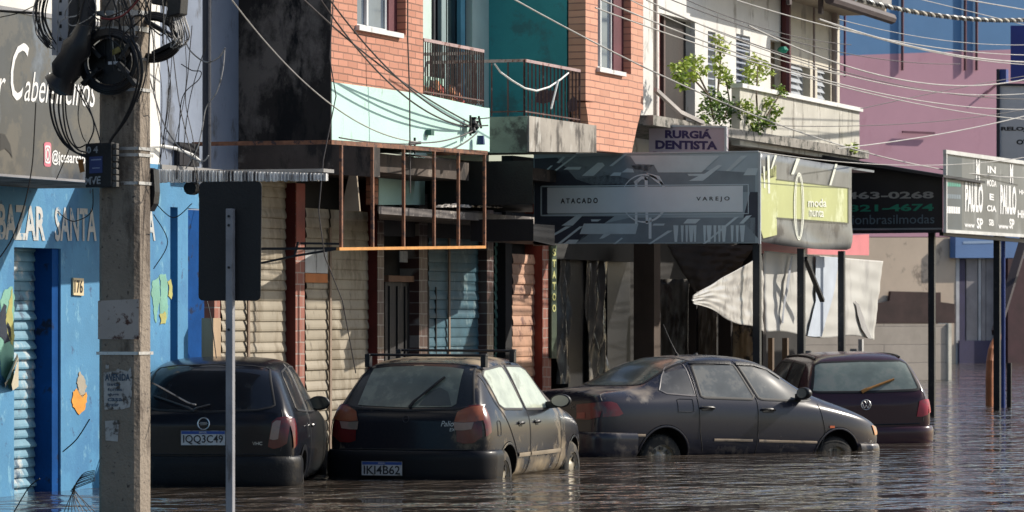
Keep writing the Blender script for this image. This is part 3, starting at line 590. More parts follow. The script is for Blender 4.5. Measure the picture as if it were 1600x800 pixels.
m = MB(); m.bar(F(1476,237,Yr2-.01), F(1640,260,Yr2-.01), .05, .06, 0); m.bar(F(1476,361,Yr2-.01), F(1640,371,Yr2-.01), .05, .05, 0); a = F(1477,238,Yr2); b = F(1477,360,Yr2); m.bar(b, a, .05, .06, 0); m.build('sign_frame', M('frame_pale', (.6, .6, .58), .5, .15), rs)
m = MB(); a = F(1477, 362, Yr2+.02); m.box((a.x, Yr2+.05, a.z-.06), (a.x+14, Yr2+.11, a.z)); m.build('bottom_beam', DK, rs)
# ================================================================ CREAM BUILDING
CRM = M('cream_render', (.66, .62, .52), .85, .08, 1.5, dirt=[((.40, .37, .32), .35, 2.5, .4)]); CRW = M('white_stucco', (.70, .69, .66), .85, .08, 2, dirt=((.35, .33, .3), .34, 3, .4))
cb = thing('cream_building', 'cream two-storey building with an overgrown balcony and louvred windows behind the awnings', 'building', (u5, Yg, -.3))
Yc = 1.0; xe = FU(1312, Yc)
zfl2 = F(1010, 195, Yf).z
dx0, dx1 = FU(1030, Yc), FU(1086, Yc); za, zb2 = F(1030, 190, Yc).z, F(1030, 20, Yc).z
w1x0, w1x1 = FU(1106, Yc), FU(1118, Yc); w2x0, w2x1 = FU(1150, Yc), FU(1172, Yc); d2x0, d2x1 = FU(1204, Yc), FU(1222, Yc); l1, l2, l3, l4 = FU(1236, Yc), FU(1266, Yc), FU(1277, Yc), FU(1298, Yc)
def zY(px, py, Y=Yc): return F(px, py, Y).z
m = MB(); xm = FU(1228, Yc)
H1 = [(dx0, dx1, za, zb2), (w1x0, w1x1, zY(1106,150), zY(1106,48)), (w2x0, w2x1, zY(1150,140), zY(1150,52)), (d2x0, d2x1, za, zY(1204,62))]
holes_wall(m, 'F', Yc, u5+.02, xm, zfl2-.4, TOP, .22, H1); m.build('stucco_wall', CRW, cb)
m = MB(); H2 = [(l1, l2, zY(1236,150), zY(1236,98)), (l3, l4, zY(1277,156), zY(1277,105))]; holes_wall(m, 'F', Yc, xm+.001, xe, zfl2-.4, zY(1150,-24), .22, H2); m.build('cream_wall', CRM, cb)
m = MB(); m.box((xe-.22, Yc+.221, zfl2-.4), (xe, 5, zY(1150,-24))); m.build('gable_wall', CRM, cb)
m = MB(); m.box((dx0, Yc+.14, za), (dx1, Yc+.18, zb2), 0); m.box((dx0+.5, Yc+.08, za), (dx0+.58, Yc+.13, zb2), 1); m.box((dx0+.02, Yc+.02, za), (dx0+.10, Yc+.12, zb2), 2); m.build('balcony_door', [M('door_umber', (.022, .014, .012), .6, .4, 2, streak=.1), M('door_strip', (.12, .08, .07), .7), M('door_red', (.22, .03, .03), .6)], cb)
for a, b, h in ((w1x0, w1x1, H1[1]), (w2x0, w2x1, H1[2])):
    w_ = window(cb, a, b, h[2], h[3], Yc, .22, 2, fm=M('frame_bluegrey', (.33, .37, .45), .5, .1, bump=0), gm=M('pane_grey', (.16, .17, .20), .3, .2, bump=0), sill=False)
    m = MB()
    for k in range(9): z = h[2]+(h[3]-h[2])*(k+.5)/9; m.box((a, Yc+.01, z-.012), (b, Yc+.03, z+.012))
    setp(m.build('window_bars', M('frame_bluegrey', (.3,.3,.4)), w_))
m = MB(); m.box((d2x0, Yc+.12, za), (d2x1, Yc+.16, zY(1204,62))); m.build('balcony_door', M('door_ochre', (.30, .22, .14), .7, .2), cb)
for h in H2:
    w_ = window(cb, h[0], h[1], h[2], h[3], Yc, .22, 1, gm=M('pane_shade', (.20, .21, .22), .3, .2, bump=0), sill=False)
    m = MB()
    for k in range(5): z = h[2]+(h[3]-h[2])*(k+.35)/5; m.prism([(h[0]+.05, Yc+.02, z-.01), (h[1]-.35*(h[1]-h[0]), Yc+.02, z-.01), (h[1]-.35*(h[1]-h[0]), Yc+.10, z+.10), (h[0]+.05, Yc+.10, z+.10)], (0, .004, .01))
    m.build('louvre', M('louvre_glass', (.55, .58, .62), .2, .1, bump=0), w_)
for p_, wd_ in ((1226, .16), (1302, .10), (1270, .04)):
    x = FU(p_, Yc-.05); m = MB(); m.tube([(x, Yc-.07, zfl2-.2), (x, Yc-.07, zY(1150,-22))], wd_/2, 8); m.build('rain_pipe', M('pipe_maroon', (.09, .02, .025), .5) if p_ == 1226 else M('pipe_taupe', (.34, .28, .26), .6), cb)
m = MB(); p = F(1223, 78, Yc-.1); m.tube([p+Vector((0,0,-.05)), p, p+Vector((0,0,.05))], [.05, .09, .05], 10); m.build('wall_lamp', M('lamp_green', (.02, .28, .20), .4), cb)
m = MB(); z = zY(1150, -24); m.prism([(FU(1098,Yc), Yc-.0, z), (xe+.15, Yc-.0, z), (xe+.15, Yc-.75, z-.0), (FU(1098,Yc), Yc-.75, z-.0)], (0, 0, .12)); m.build('eave', M('soffit_tan', (.40, .34, .27), .8, .2), cb)
m = MB(); m.box((FU(1098,Yc)-.1, Yc-.85, z+.125), (xe+.1, Yc+1.5, z+.30)); m.build('roof', M('roof_grey', (.30, .29, .28), .8, .3), cb)
m = MB()
for p_ in (1232, 1282): x = FU(p_, Yc-.6); m.box((x, Yc-.62, z-.25), (x+.12, Yc-.56, z-.001))
m.tube([(FU(1286,Yc-.7), Yc-.8, z-.04), (xe+.3, Yc-.8, z-.06)], .09, 8); m.build('gutter', M('gutter_dark', (.08, .06, .06), .6), cb)
# balcony parapet
Ypr = -.18; p0x, p1x = FU(1156, Ypr), FU(1343, Ypr)
m = MB(); zt_ = F(1156, 137, Ypr).z; m.box((p0x, Ypr, F(1156,215,Ypr).z-.1), (p1x, Ypr+.12, zt_)); m.box((p1x-.12, Ypr+.121, F(1156,215,Ypr).z-.1), (p1x, Yc, zt_)); m.build('parapet', M('parapet_render', (.52, .50, .44), .9, .10, 2, dirt=[((.22, .20, .17), .34, 4, .25), ((.62, .60, .55), .3, 3)]), cb)
m = MB(); m.box((p0x-.03, Ypr-.05, zt_), (p1x+.03, Ypr+.17, zt_+.06)); m.build('parapet_cap', M('cap_white', (.74, .73, .70), .7, .1, dirt=((.4, .4, .38), .3, 5)), cb)
m = MB(); z = F(1010, 180, Ypr).z; m.box((u5+.01, Ypr-.1, z-.13), (p1x+.2, Yc, z)); m.build('balcony_slab', M('slab_broken', (.30, .28, .25), .95, .3, 4, dirt=((.08, .08, .07), .42, 6)), cb)
m = MB(); x = FU(1008, Yf-.02)
m.bar(F(1024,140,-.3), F(1062,175,-.3), .05, .05); m.bar(F(1062,175,-.3), F(1098,192,-.3), .05, .05); m.build('bent_bracket', M('bracket_pale', (.4, .37, .35), .7), cb)
m = MB(); m.box((u5+.01, .35, z), (u5+.45, Yc-.01, 7), 0); m.build('green_wall_strip', M('sage_paint', (.30, .38, .33), .85, .15), cb)
m = MB(); x = FU(1024, .3); m.tube([(x, .3, z), (x, .3, 7)], .03, 6); m.build('conduit', M('pipe_taupe', (.3,.3,.3)), cb)
# ground floor behind the box
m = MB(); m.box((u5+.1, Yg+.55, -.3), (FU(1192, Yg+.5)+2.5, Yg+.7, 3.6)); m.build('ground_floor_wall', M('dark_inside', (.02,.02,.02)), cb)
def cpanel(px0, px1, mat, nm, y=Yg, z0=-.3, z1=3.2, dep=.12):
    m = MB(); m.box((FU(px0, y), y, z0), (FU(px1, y), y+dep, z1)); return m.build(nm, mat, cb)
PLAS = M('wet_plastic', (.10, .095, .09), .18, .5, 2.5, bump=.5, bscale=9, streak=.3, dirt=[((.24, .22, .20), .36, 3.5, .35)])
def curtain(px0, px1, py0, py1, Y, mat, name, amp=.05, par=None, seed=0, bot=0):
    a = F(px0, py0, Y); b = F(px1, py1, Y); x0, x1 = a.x, b.x; zt1, z0_ = a.z, F(px0, py1, Y).z; m = MB(); nx, nz = 26, 22; rnd = random.Random(seed); ph = [rnd.uniform(0, 6) for _ in range(8)]; vs = []; fs = []
    for i in range(nx+1):
        for j in range(nz+1):
            s, t = i/nx, j/nz; y = Y+amp*(math.sin(14*s+ph[0]+2*math.sin(5*t+ph[1]))+.6*math.sin(29*s+7*t+ph[2])+.5*math.sin(17*t+8*s+ph[3]))
            vs.append((x0+(x1-x0)*s, y, zt1+(z0_-zt1)*t))
    for i in range(nx):
        for j in range(nz): q = i*(nz+1)+j; fs.append((q, q+nz+1, q+nz+2, q+1))
    m.add(vs, fs); return m.build(name, mat, par, True)
curtain(872, 888, 400, 600, Yg+.2, PLAS, 'plastic_sheet', .03, cb, 1); curtain(918, 948, 392, 600, Yg+.2, PLAS, 'plastic_sheet', .03, cb, 2)
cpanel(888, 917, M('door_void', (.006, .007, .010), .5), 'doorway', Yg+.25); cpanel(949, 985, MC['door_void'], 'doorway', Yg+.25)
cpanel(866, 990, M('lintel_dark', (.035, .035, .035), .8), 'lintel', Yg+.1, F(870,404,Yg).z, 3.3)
Xq = XD(1000, 54); m = MB(); m.prism([S(990,380,Xq), S(1022,380,Xq), S(1022,610,Xq), S(990,610,Xq)], (.3, 0, 0)); m.build('column', M('column_brown', (.085, .062, .05), .85, .2), cb)
Xq = XD(1050, 55.5)
m = MB()
# vertical tattoo sign
tt = thing('narrow_vertical_sign', 'narrow upright sign with yellow letters on the red tiled pier', 'sign', tuple(F(864, 500, Yp-.03)))
m = MB(); pp(m, [(862,383),(870,383),(870,560),(862,560)], 'F', Yp-.04, 0, .03); o = m.build('sign_panel', M('tattoo_green', (.05, .075, .045), .6, .3, 4), tt)
m = MB()
for k, ch in enumerate('STATOO'): y = 388+k*17.5; text_quad(m, ch, [(863.3,y),(868.8,y),(868.8,y+12),(863.3,y+12)], 'F', Yp-.046, 0, .04)
m.build('lettering', M('ink_yellow', (.55, .55, .22), .6, .1, bump=0), o)
# ================================================================ CARS
def car_mat(name, col, dust, cov, low=.5, rough=.3, coat=.28, sp_=.32):
    """car paint with a film of dried mud: more of it low down and on upward faces"""
    m = bpy.data.materials.new(name); m.use_nodes = True; n = m.node_tree; L = n.links
    p = n.nodes['Principled BSDF']; tc = n.nodes.new('ShaderNodeTexCoord')
    def noise(sc, det, mpv=(1, 1, 1)):
        mp = n.nodes.new('ShaderNodeMapping'); mp.inputs['Scale'].default_value = mpv; L.new(tc.outputs['Object'], mp.inputs[0])
        t = n.nodes.new('ShaderNodeTexNoise'); t.inputs['Scale'].default_value = sc; t.inputs['Detail'].default_value = det; t.inputs['Roughness'].default_value = .65
        L.new(mp.outputs[0], t.inputs['Vector']); return t.outputs[0]
    def math_(op, a, b, c=None):
        q = n.nodes.new('ShaderNodeMath'); q.operation = op
        for i, x in enumerate((a, b, c)):
            if x is None: continue
            if isinstance(x, (int, float)): q.inputs[i].default_value = x
            else: L.new(x, q.inputs[i])
        return q.outputs[0]
    sp = n.nodes.new('ShaderNodeSeparateXYZ'); L.new(tc.outputs['Object'], sp.inputs[0])
    nz = n.nodes.new('ShaderNodeSeparateXYZ'); gm = n.nodes.new('ShaderNodeNewGeometry'); L.new(gm.outputs['Normal'], nz.inputs[0])
    lowf = n.nodes.new('ShaderNodeMapRange'); lowf.inputs['From Min'].default_value = low+.42; lowf.inputs['From Max'].default_value = low-.1
    L.new(math_('ADD', sp.outputs[2], math_('MULTIPLY', noise(3.2, 4), .25)), lowf.inputs[0])
    a = math_('MULTIPLY', lowf.outputs[0], .28)
    b = math_('MULTIPLY', math_('MAXIMUM', nz.outputs[2], 0), .24)
    s = math_('ADD', math_('ADD', a, b), math_('MULTIPLY', noise(2.6, 9, (1, 1, .8)), 1.0))
    f = n.nodes.new('ShaderNodeMapRange'); f.inputs['From Min'].default_value = 1.05-cov; f.inputs['From Max'].default_value = 1.25-cov; L.new(s, f.inputs[0])
    film = math_('ADD', math_('MULTIPLY', f.outputs[0], .72), math_('MULTIPLY', noise(40, 3), .035))
    mx = n.nodes.new('ShaderNodeMix'); mx.data_type = 'RGBA'; L.new(film, mx.inputs[0]); mx.inputs[6].default_value = (*col, 1); mx.inputs[7].default_value = (*dust, 1)
    L.new(mx.outputs[2], p.inputs['Base Color'])
    L.new(math_('ADD', math_('MULTIPLY', film, .5), rough-.05), p.inputs['Roughness'])
    p.inputs['Coat Weight'].default_value = coat; p.inputs['Coat Roughness'].default_value = .12; p.inputs['Specular IOR Level'].default_value = sp_
    return m
def resample(pts, n):
    d = [0]
    for a, b in zip(pts, pts[1:]): d.append(d[-1]+math.hypot(b[0]-a[0], b[1]-a[1]))
    out = []
    for i in range(n):
        t = d[-1]*i/(n-1); k = 0
        while k < len(d)-2 and d[k+1] < t: k += 1
        u = (t-d[k])/max(1e-9, d[k+1]-d[k])
        out.append((pts[k][0]+(pts[k+1][0]-pts[k][0])*u, pts[k][1]+(pts[k+1][1]-pts[k][1])*u))
    return out
class Car:
    def __init__(s, st, root, crown=.012):
        s.root = root; vs = []; fs = []; N = 0
        for (x, zl, zb, zt, wb, wt) in st:
            hh = min(1, (zt-zb)/.3)
            half = [(0, zl), (wb*.78, zl), (wb*.95, zl+.06), (wb, zl+(zb-zl)*.45), (wb*.992, zb-.10), (wb*.955, zb),
                    (wb*.92+(wt-wb*.92)*.48, zb+(zt-zb)*.52), (wt+.015*hh, zt-.075*hh), (wt*.86, zt-.014*hh), (wt*.45, zt+crown*.7), (0, zt+crown)]
            ring = [(-y, z) for y, z in half] + [(y, z) for y, z in reversed(half[1:-1])]
            N = len(ring); vs += [(x, y, z) for y, z in ring]
        for i in range(len(st)-1):
            for k in range(N): fs.append((i*N+k, i*N+(k+1) % N, (i+1)*N+(k+1) % N, (i+1)*N+k))
        h = N//2
        for base, fl in ((0, 0), ((len(st)-1)*N, 1)):
            for k in range(h):
                a, b, c, d = k, k+1, N-k-1, (N-k) % N
                q = (a, b, c) if k == 0 and False else tuple(dict.fromkeys((a, b, c, d)))
                if len(q) > 2: fs.append(tuple(base+i for i in (q if not fl else q[::-1])))
        me = bpy.data.meshes.new('b'); me.from_pydata(vs, [], fs)
        bm = bmesh.new(); bm.from_mesh(me); bmesh.ops.recalc_face_normals(bm, faces=bm.faces); bm.to_mesh(me); bm.free()
        o = bpy.data.objects.new('b', me); COL.objects.link(o)
        md = o.modifiers.new('s', 'SUBSURF'); md.levels = 3; md.render_levels = 3
        dg = bpy.context.evaluated_depsgraph_get(); s.me = bpy.data.meshes.new_from_object(o.evaluated_get(dg))
        bpy.data.objects.remove(o)
        s.bvh = BVHTree.FromPolygons([v.co for v in s.me.vertices], [tuple(p.vertices) for p in s.me.polygons])
    def body(s, mat, inner, wheels, r=.335, zc=.28):
        o = bpy.data.objects.new('body', s.me); COL.objects.link(o)
        s.me.materials.append(mat); s.me.materials.append(inner)
        mb = MB()
        for wx in wheels:
            for sg in (-1, 1):
                n = 28; ring = [(wx+r*math.cos(2*math.pi*k/n), sg*.53, zc+r*math.sin(2*math.pi*k/n)) for k in range(n)]
                mb.prism(ring, (0, sg*.5, 0), 0)
        c = mb.build('cut', [inner]); 
        md = o.modifiers.new('b', 'BOOLEAN'); md.operation = 'DIFFERENCE'; md.object = c; md.solver = 'EXACT'; md.material_mode = 'TRANSFER'
        dg = bpy.context.evaluated_depsgraph_get(); me = bpy.data.meshes.new_from_object(o.evaluated_get(dg))
        bpy.data.objects.remove(o); bpy.data.objects.remove(c)
        bm = bmesh.new(); bm.from_mesh(me)
        for f in bm.faces: f.smooth = True
        for e in bm.edges:
            if len(e.link_faces) == 2 and e.calc_face_angle(0) > .6: e.smooth = False
        bm.to_mesh(me); bm.free()
        s.bodyo = link('body', me, s.root, True); return s.bodyo
    def pr(s, a, b, ax, off):
        o, d = {'R': ((a, -3, b), (0, 1, 0)), 'L': ((a, 3, b), (0, -1, 0)), 'B': ((-3, a, b), (1, 0, 0)),
                'F': ((8, a, b), (-1, 0, 0)), 'T': ((a, b, 4), (0, 0, -1))}[ax]
        h = s.bvh.ray_cast(Vector(o), Vector(d))
        if h[0] is None:
            q = {'R': (a, -.8, b), 'L': (a, .8, b), 'B': (0, a, b), 'F': (3.7, a, b), 'T': (a, b, 1.4)}[ax]
            h = s.bvh.find_nearest(Vector(q))
        nrm = h[1] if h[1].dot(Vector(d)) < 0 else -h[1]
        return h[0]+nrm*off, nrm
    def panel(s, name, lo, up, ax, mat, off=.005, n=16, m=6, parent=None, smooth=True):
        lo = resample(lo, n); up = resample(up, n); vs = []; fs = []
        for j in range(m):
            t = j/(m-1)
            for i in range(n):
                vs.append(s.pr(lo[i][0]+(up[i][0]-lo[i][0])*t, lo[i][1]+(up[i][1]-lo[i][1])*t, ax, off)[0])
        for j in range(m-1):
            for i in range(n-1): fs.append((j*n+i, j*n+i+1, (j+1)*n+i+1, (j+1)*n+i))
        mb = MB().add(vs, fs); return mb.build(name, mat, parent or s.root, smooth, True)
    def strip(s, mb, pts, ax, wd, off=.004, closed=False, m=None, step=.04):
        P = list(pts)+([pts[0]] if closed else [])
        Ln = sum(math.hypot(b[0]-a[0], b[1]-a[1]) for a, b in zip(P, P[1:])); n = max(3, int(Ln/step))
        Q = resample(P, n); vs = []; fs = []
        R = [s.pr(a, b, ax, off) for a, b in Q]
        for i, (p, nr) in enumerate(R):
            if closed and i in (0, n-1): t = R[1][0]-R[n-2][0]
            else: t = R[min(i+1, n-1)][0]-R[max(i-1, 0)][0]
            t.normalize(); sd = nr.cross(t).normalized()
            vs += [p+sd*wd/2-nr*.0015, p-sd*wd/2-nr*.0015, p+nr*.002]
        for i in range(n-1):
            a = 3*i; b = a+3; fs += [(a, b, b+2, a+2), (a+2, b+2, b+1, a+1)]
        mb.add(vs, fs, m)
    def glass(s, name, lo, up, ax, mat, seal, parent=None, w=.022, n=16, m=6):
        g = s.panel(name, lo, up, ax, mat, .004, n, m, parent)
        mb = MB(); s.strip(mb, lo+up[::-1], ax, w, .006, True); mb.build('window_seal', seal, g, True, True); return g
    def text(s, name, st, a0, b0, a1, b1, ax, mat, off=.006, shear=0, bold=0, parent=None):
        vs, fs = text_pts(st, shear, bold); mb = MB()
        mb.add([s.pr(a0+(a1-a0)*x, b0+(b1-b0)*y, ax, off)[0] for x, y in vs], fs); return mb.build(name, mat, parent or s.root, False, True)
RUB = M('black_rubber', (.012, .012, .013), .7, .2, dirt=((.16, .13, .09), .3, 6))
def wheel(root, x, y, z, R=.285, wd=.175, steel=(.35, .33, .30), cap=True):
    sg = 1 if y > 0 else -1
    mb = MB(); prof = [(.0, R*.62), (.0, R*.80), (.012, R*.93), (.03, R*.985), (.05, R), (wd-.05, R), (wd-.02, R*.97), (wd, R*.85), (wd, R*.6)]
    n = 40; vs = []; fs = []
    for k in range(n):
        a = 2*math.pi*k/n
        for q, r in prof: vs.append((x+r*math.cos(a), y+sg*(.0-q), z+r*math.sin(a)))
    P = len(prof)
    for k in range(n):
        for j in range(P-1): fs.append((k*P+j, k*P+j+1, ((k+1) % n)*P+j+1, ((k+1) % n)*P+j))
    mb.add(vs, fs)
    for k in range(n):                 # tread blocks
        a = 2*math.pi*(k+.5)/n
        for q in (.045, wd-.075):
            c = Vector((x+(R+.002)*math.cos(a), y-sg*(q+.015), z+(R+.002)*math.sin(a)))
            t = Vector((-math.sin(a), 0, math.cos(a))); r_ = Vector((math.cos(a), 0, math.sin(a)))
            mb.prism([c+t*.012+Vector((0, .022, 0)), c+t*.012-Vector((0, .022, 0)), c-t*.012-Vector((0, .022, 0)), c-t*.012+Vector((0, .022, 0))], r_*.006)
    w = mb.build('wheel', M('tyre_rubber', (.02, .019, .018), .85, .3, dirt=((.09, .075, .055), .42, 9)), root, True, True)
    mb = MB(); vs = []; fs = []; prof = [(.012, R*.63), (.004, R*.60), (.03, R*.55), (.045, R*.36), (.02, R*.24), (.012, R*.12), (.01, 0.001)]; P = len(prof)
    for k in range(n):
        a = 2*math.pi*k/n
        for q, r in prof: vs.append((x+r*math.cos(a), y-sg*q, z+r*math.sin(a)))
    for k in range(n):
        for j in range(P-1):
            fs.append((k*P+j, k*P+j+1, ((k+1) % n)*P+j+1, ((k+1) % n)*P+j))
    mb.add(vs, fs, 0)
    for k in range(8):
        a = 2*math.pi*k/8; c = Vector((x+R*.46*math.cos(a), y-sg*.030, z+R*.46*math.sin(a)))
        t = Vector((-math.sin(a), 0, math.cos(a)))*.028; r_ = Vector((math.cos(a), 0, math.sin(a)))*.016
        mb.prism([c+t+r_, c-t+r_, c-t*.8-r_, c+t*.8-r_], (0, sg*.008, 0), 1)
    mb.build('rim', [M('steel_rim', steel, .45, .2, metal=.3, dirt=((.28, .24, .17), .55, 9)), BLK], w, True, True)
    return w
def bumper(root, xr, W, z0, z1, mat, dep=.10, back=.55, front=False, L=0, name='bumper'):
    """wrap-round bumper; profile swept round the car's end"""
    path = []
    hw = W/2
    for t in [i/24 for i in range(25)]:
        a = math.pi*(t-.5)
        e = .32
        path.append((xr+ (1-abs(math.cos(a))**e)*back, hw*(1 if a > 0 else -1)*abs(math.sin(a))**e if a else 0))
    path[0] = (xr+back, -hw); path[-1] = (xr+back, hw)
    # finer: straight sides then rounded corner
    P = [(xr+back, -hw), (xr+back*.6, -hw), (xr+.26, -hw), (xr+.15, -hw+.035), (xr+.07, -hw+.11), (xr+.025, -hw+.24), (xr+.008, -hw*.4), (xr, 0)]
    P = P+[(x, -y) for x, y in P[-2::-1]]
    if front: P = [(L-(x-xr)-xr, y) for x, y in P]
    prof = [(-.03, z1-.012), (.0, z1), (.018, z1-.03), (.026, z1-.07), (.022, (z0+z1)/2), (.016, z0+.05), (-.01, z0)]
    mb = MB(); vs = []; fs = []; n = len(P); c = Vector(((xr+.8) if not front else (L-.8), 0))
    for i, (x, y) in enumerate(P):
        a = Vector(P[max(0, i-1)]); b = Vector(P[min(n-1, i+1)]); t = (b-a).normalized(); nr = Vector((t.y, -t.x))
        if nr.dot(Vector((x, y))-c) < 0: nr = -nr
        for q, z in prof: vs.append((x+nr.x*q, y+nr.y*q, z))
    k = len(prof)
    for i in range(n-1):
        for j in range(k-1): fs.append((i*k+j, i*k+j+1, (i+1)*k+j+1, (i+1)*k+j))
    mb.add(vs, fs); o = mb.build(name, mat, root, True, True)
    md = o.modifiers.new('s', 'SUBSURF'); md.levels = md.render_levels = 2
    return o
def plate(root, s, y0, y1, z0, z1, x, lean=0):
    PW = M('plate_white', (.50, .51, .53), .5, .12, 8, bump=0, dirt=((.25, .22, .18), .35, 20)); PB = M('plate_blue', (.03, .08, .30), .5, .1, bump=0)
    mb = MB(); mb.box((x, y0, z0), (x+.006, y1, z1), 0)
    h = z1-z0
    mb.box((x-.0015, y0+.004, z1-h*.24), (x, y1-.004, z1-.004), 1)
    o = mb.build('licence_plate', [PW, PB], root, False, True)
    f = MB(); fr = .008
    for a, b in (((x-.003, y0-fr, z0-fr), (x+.008, y1+fr, z0)), ((x-.003, y0-fr, z1), (x+.008, y1+fr, z1+fr)), ((x-.003, y0-fr, z0), (x+.008, y0, z1)), ((x-.003, y1, z0), (x+.008, y1+fr, z1))): f.box(a, b)
    f.build('plate_frame', BLK, o, False, True)
    vs, fs = text_pts(s, 0, .012); t = MB(); w0 = y1-.02; w1 = y0+.02
    t.add([(x-.003, w0+(w1-w0)*a, z0+h*.07+h*.63*b) for a, b in vs], fs); t.build('lettering', M('plate_ink', (.02, .02, .025), .6, 0, bump=0), o, False, True)
    vs, fs = text_pts('BRASIL', 0, .01); t = MB(); c = (y0+y1)/2
    t.add([(x-.003, c+.035-.07*a, z1-h*.19+h*.13*b) for a, b in vs], fs); t.build('country_name', PW, o, False, True)
    return o
def ring_badge(car, cy, cz, r, mat, name='badge', style='bar', off=.01):
    mb = MB(); n = 28
    P = []
    for k in range(n):
        a = 2*math.pi*k/n; P.append((cy+r*math.cos(a), cz+r*math.sin(a)))
    car.strip(mb, P, 'B', r*.2, off, True, step=.012)
    if style == 'bar':
        for dz, wdt in ((-.18, .6), (.02, .85), (.2, .6)): car.strip(mb, [(cy-r*wdt, cz+dz*r), (cy+r*wdt, cz+dz*r)], 'B', r*.13, off, step=.01)
    else:   # V over W
        f = lambda a, b: (cy-a*r, cz+b*r)
        car.strip(mb, [f(-.35, .85), f(0, .12), f(.35, .85)], 'B', r*.17, off, step=.008)
        car.strip(mb, [f(-.82, .38), f(-.38, -.75), f(0, -.05), f(.38, -.75), f(.82, .38)], 'B', r*.17, off, step=.008)
    return mb.build(name, mat, car.root, True, True)
def mirror(car, x, z, side, mat, glassm, W=.8):
    sg = -1 if side == 'R' else 1
    me = bpy.data.meshes.new('mirror'); bm = bmesh.new(); bmesh.ops.create_uvsphere(bm, u_segments=20, v_segments=12, radius=1)
    for v in bm.verts:
        c = v.co; v.co = Vector((max(c.x, -.35)*.085, c.y*.105, c.z*.068)); 
    bmesh.ops.translate(bm, verts=bm.verts, vec=(x, sg*(W+.10), z+.03))
    for f in bm.faces: f.smooth = True
    bm.to_mesh(me); bm.free(); me.materials.append(mat)
    o = link('wing_mirror', me, car.root, True)
    mb = MB(); mb.prism([(x+.0, sg*(W-.06), z-.05), (x+.09, sg*(W-.06), z-.05), (x+.07, sg*(W-.06), z+.02), (x, sg*(W-.06), z+.02)], (0, sg*.12, .01)); mb.build('mirror_arm', mat, o, False, True)
    mb = MB(); n = 18; mb.poly([(x-.032, sg*(W+.10)+.088*math.cos(2*math.pi*k/n), z+.03+.055*math.sin(2*math.pi*k/n)) for k in range(n)]); mb.build('mirror_glass', glassm, o, False, True)
    return o
def wiper(root, car, a, b, mat, off=.03, w=.014):
    n = 8; P = []
    for i in range(n):
        t = i/(n-1); P.append(car.pr(a[0]+(b[0]-a[0])*t, a[1]+(b[1]-a[1])*t, 'B', off*(1 if i else .3))[0])
    mb = MB(); mb.tube(P, [w*1.5, w*1.3]+[w*.9]*(n-3)+[w*.5], 6)
    Q = [P[i]+(P[-1]-P[0]).normalized()*0 + Vector((.008, 0, -.004)) for i in range(3, n)]
    mb.tube([q+Vector((.008, 0, 0)) for q in Q], w*.8, 5); return mb.build('rear_wiper', mat, root, True, True)
def place(name, label, Xc, D, zoff, head, pitch=0, roll=0, group=None):
    p = CAM+RT*Xc+FW*D
    dr = RT*math.sin(math.radians(head))+FW*math.cos(math.radians(head))
    r = thing(name, label, 'car', (p.x, p.y, zoff), group, (math.radians(roll), math.radians(pitch), math.atan2(dr.y, dr.x))); return r
def handle(car, x, z, side, mat, w=.15):
    sg = -1 if side == 'R' else 1
    P = [car.pr(x+w*t, z+.004*math.sin(t*math.pi), side, .004+.028*math.sin(math.pi*min(1, max(0, t)))**.5)[0] for t in [i/7 for i in range(8)]]
    d = MB(); car.strip(d, [(x+.02, z-.004), (x+w-.02, z-.004)], side, .055, .003); o = d.build('handle_recess', BLK, car.root, True, True)
    mb = MB(); mb.tube(P, .014, 6); mb.build('door_handle', mat, car.root, True, True)
GR = 'flooded cars left standing by the kerb'
dust = (.30, .245, .175)
seal = M('window_rubber', (.01, .01, .012), .6, .2, bump=0)
chrome = M('dull_chrome', (.55, .55, .56), .35, .1, metal=.7, bump=0, dirt=((.25, .22, .18), .3, 20))
def film(name, c, dd, cov=.45, rough=.28): return M(name, c, rough, .25, 3.5, bump=0, dirt=(dd, cov, 3.5), spec=.5, coat=.15)
inner = M('arch_black', (.006, .006, .007), .9, .2)
# ---------------------------------------------------------------- Celta
st = [(.02,.45,.74,.82,.62,.54), (.05,.36,.82,.94,.735,.63), (.11,.30,.88,1.0,.785,.665), (.23,.27,.905,1.16,.805,.635), (.36,.25,.91,1.315,.81,.585), (.52,.25,.915,1.385,.81,.565),
      (.85,.25,.915,1.415,.812,.57), (1.3,.25,.91,1.43,.812,.57), (1.75,.25,.90,1.42,.81,.57), (2.05,.25,.89,1.37,.805,.55), (2.35,.25,.88,1.19,.80,.56), (2.65,.25,.87,1.0,.79,.60),
      (3.0,.26,.84,.94,.77,.58), (3.35,.28,.78,.86,.73,.52), (3.6,.32,.70,.76,.64,.45), (3.69,.38,.62,.66,.5,.35)]
c1 = place('hatchback_car', 'small black two-door hatchback nearest the concrete pole, plate IQQ3C49', -2.74, 35.6, -.285, 3.5, group=GR)
cm = car_mat('celta_paint', (.005, .007, .013), (.24, .21, .17), .22, .42, .24, .10, .2)
K = Car(st, c1); K.body(cm, inner, (.62, 3.02), .325, .275)
gl = film('celta_glass', (.008, .009, .013), (.02, .022, .026), .35, .10)
K.glass('rear_window', [(.60,1.0),(.45,.965),(0,.95),(-.45,.965),(-.60,1.0)], [(.51,1.335),(.35,1.36),(0,1.37),(-.35,1.36),(-.51,1.335)], 'B', gl, seal, n=22, m=9)
for sd in 'RL':
    K.glass('quarter_window', [(.50,.98),(.55,.955),(1.15,.93),(1.18,.95)], [(.62,1.25),(.72,1.30),(1.1,1.335),(1.18,1.33)], sd, film('celta_side', (.03, .034, .042), (.17, .15, .12), .4, .15), seal, w=.018)
    K.glass('door_window', [(1.25,.93),(1.3,.925),(2.2,.915),(2.32,.93)], [(1.25,1.33),(1.35,1.34),(1.8,1.335),(1.97,1.31)], sd, MC['celta_side'], seal, w=.018)
    handle(K, 1.24, .80, sd, cm)
mb = MB()
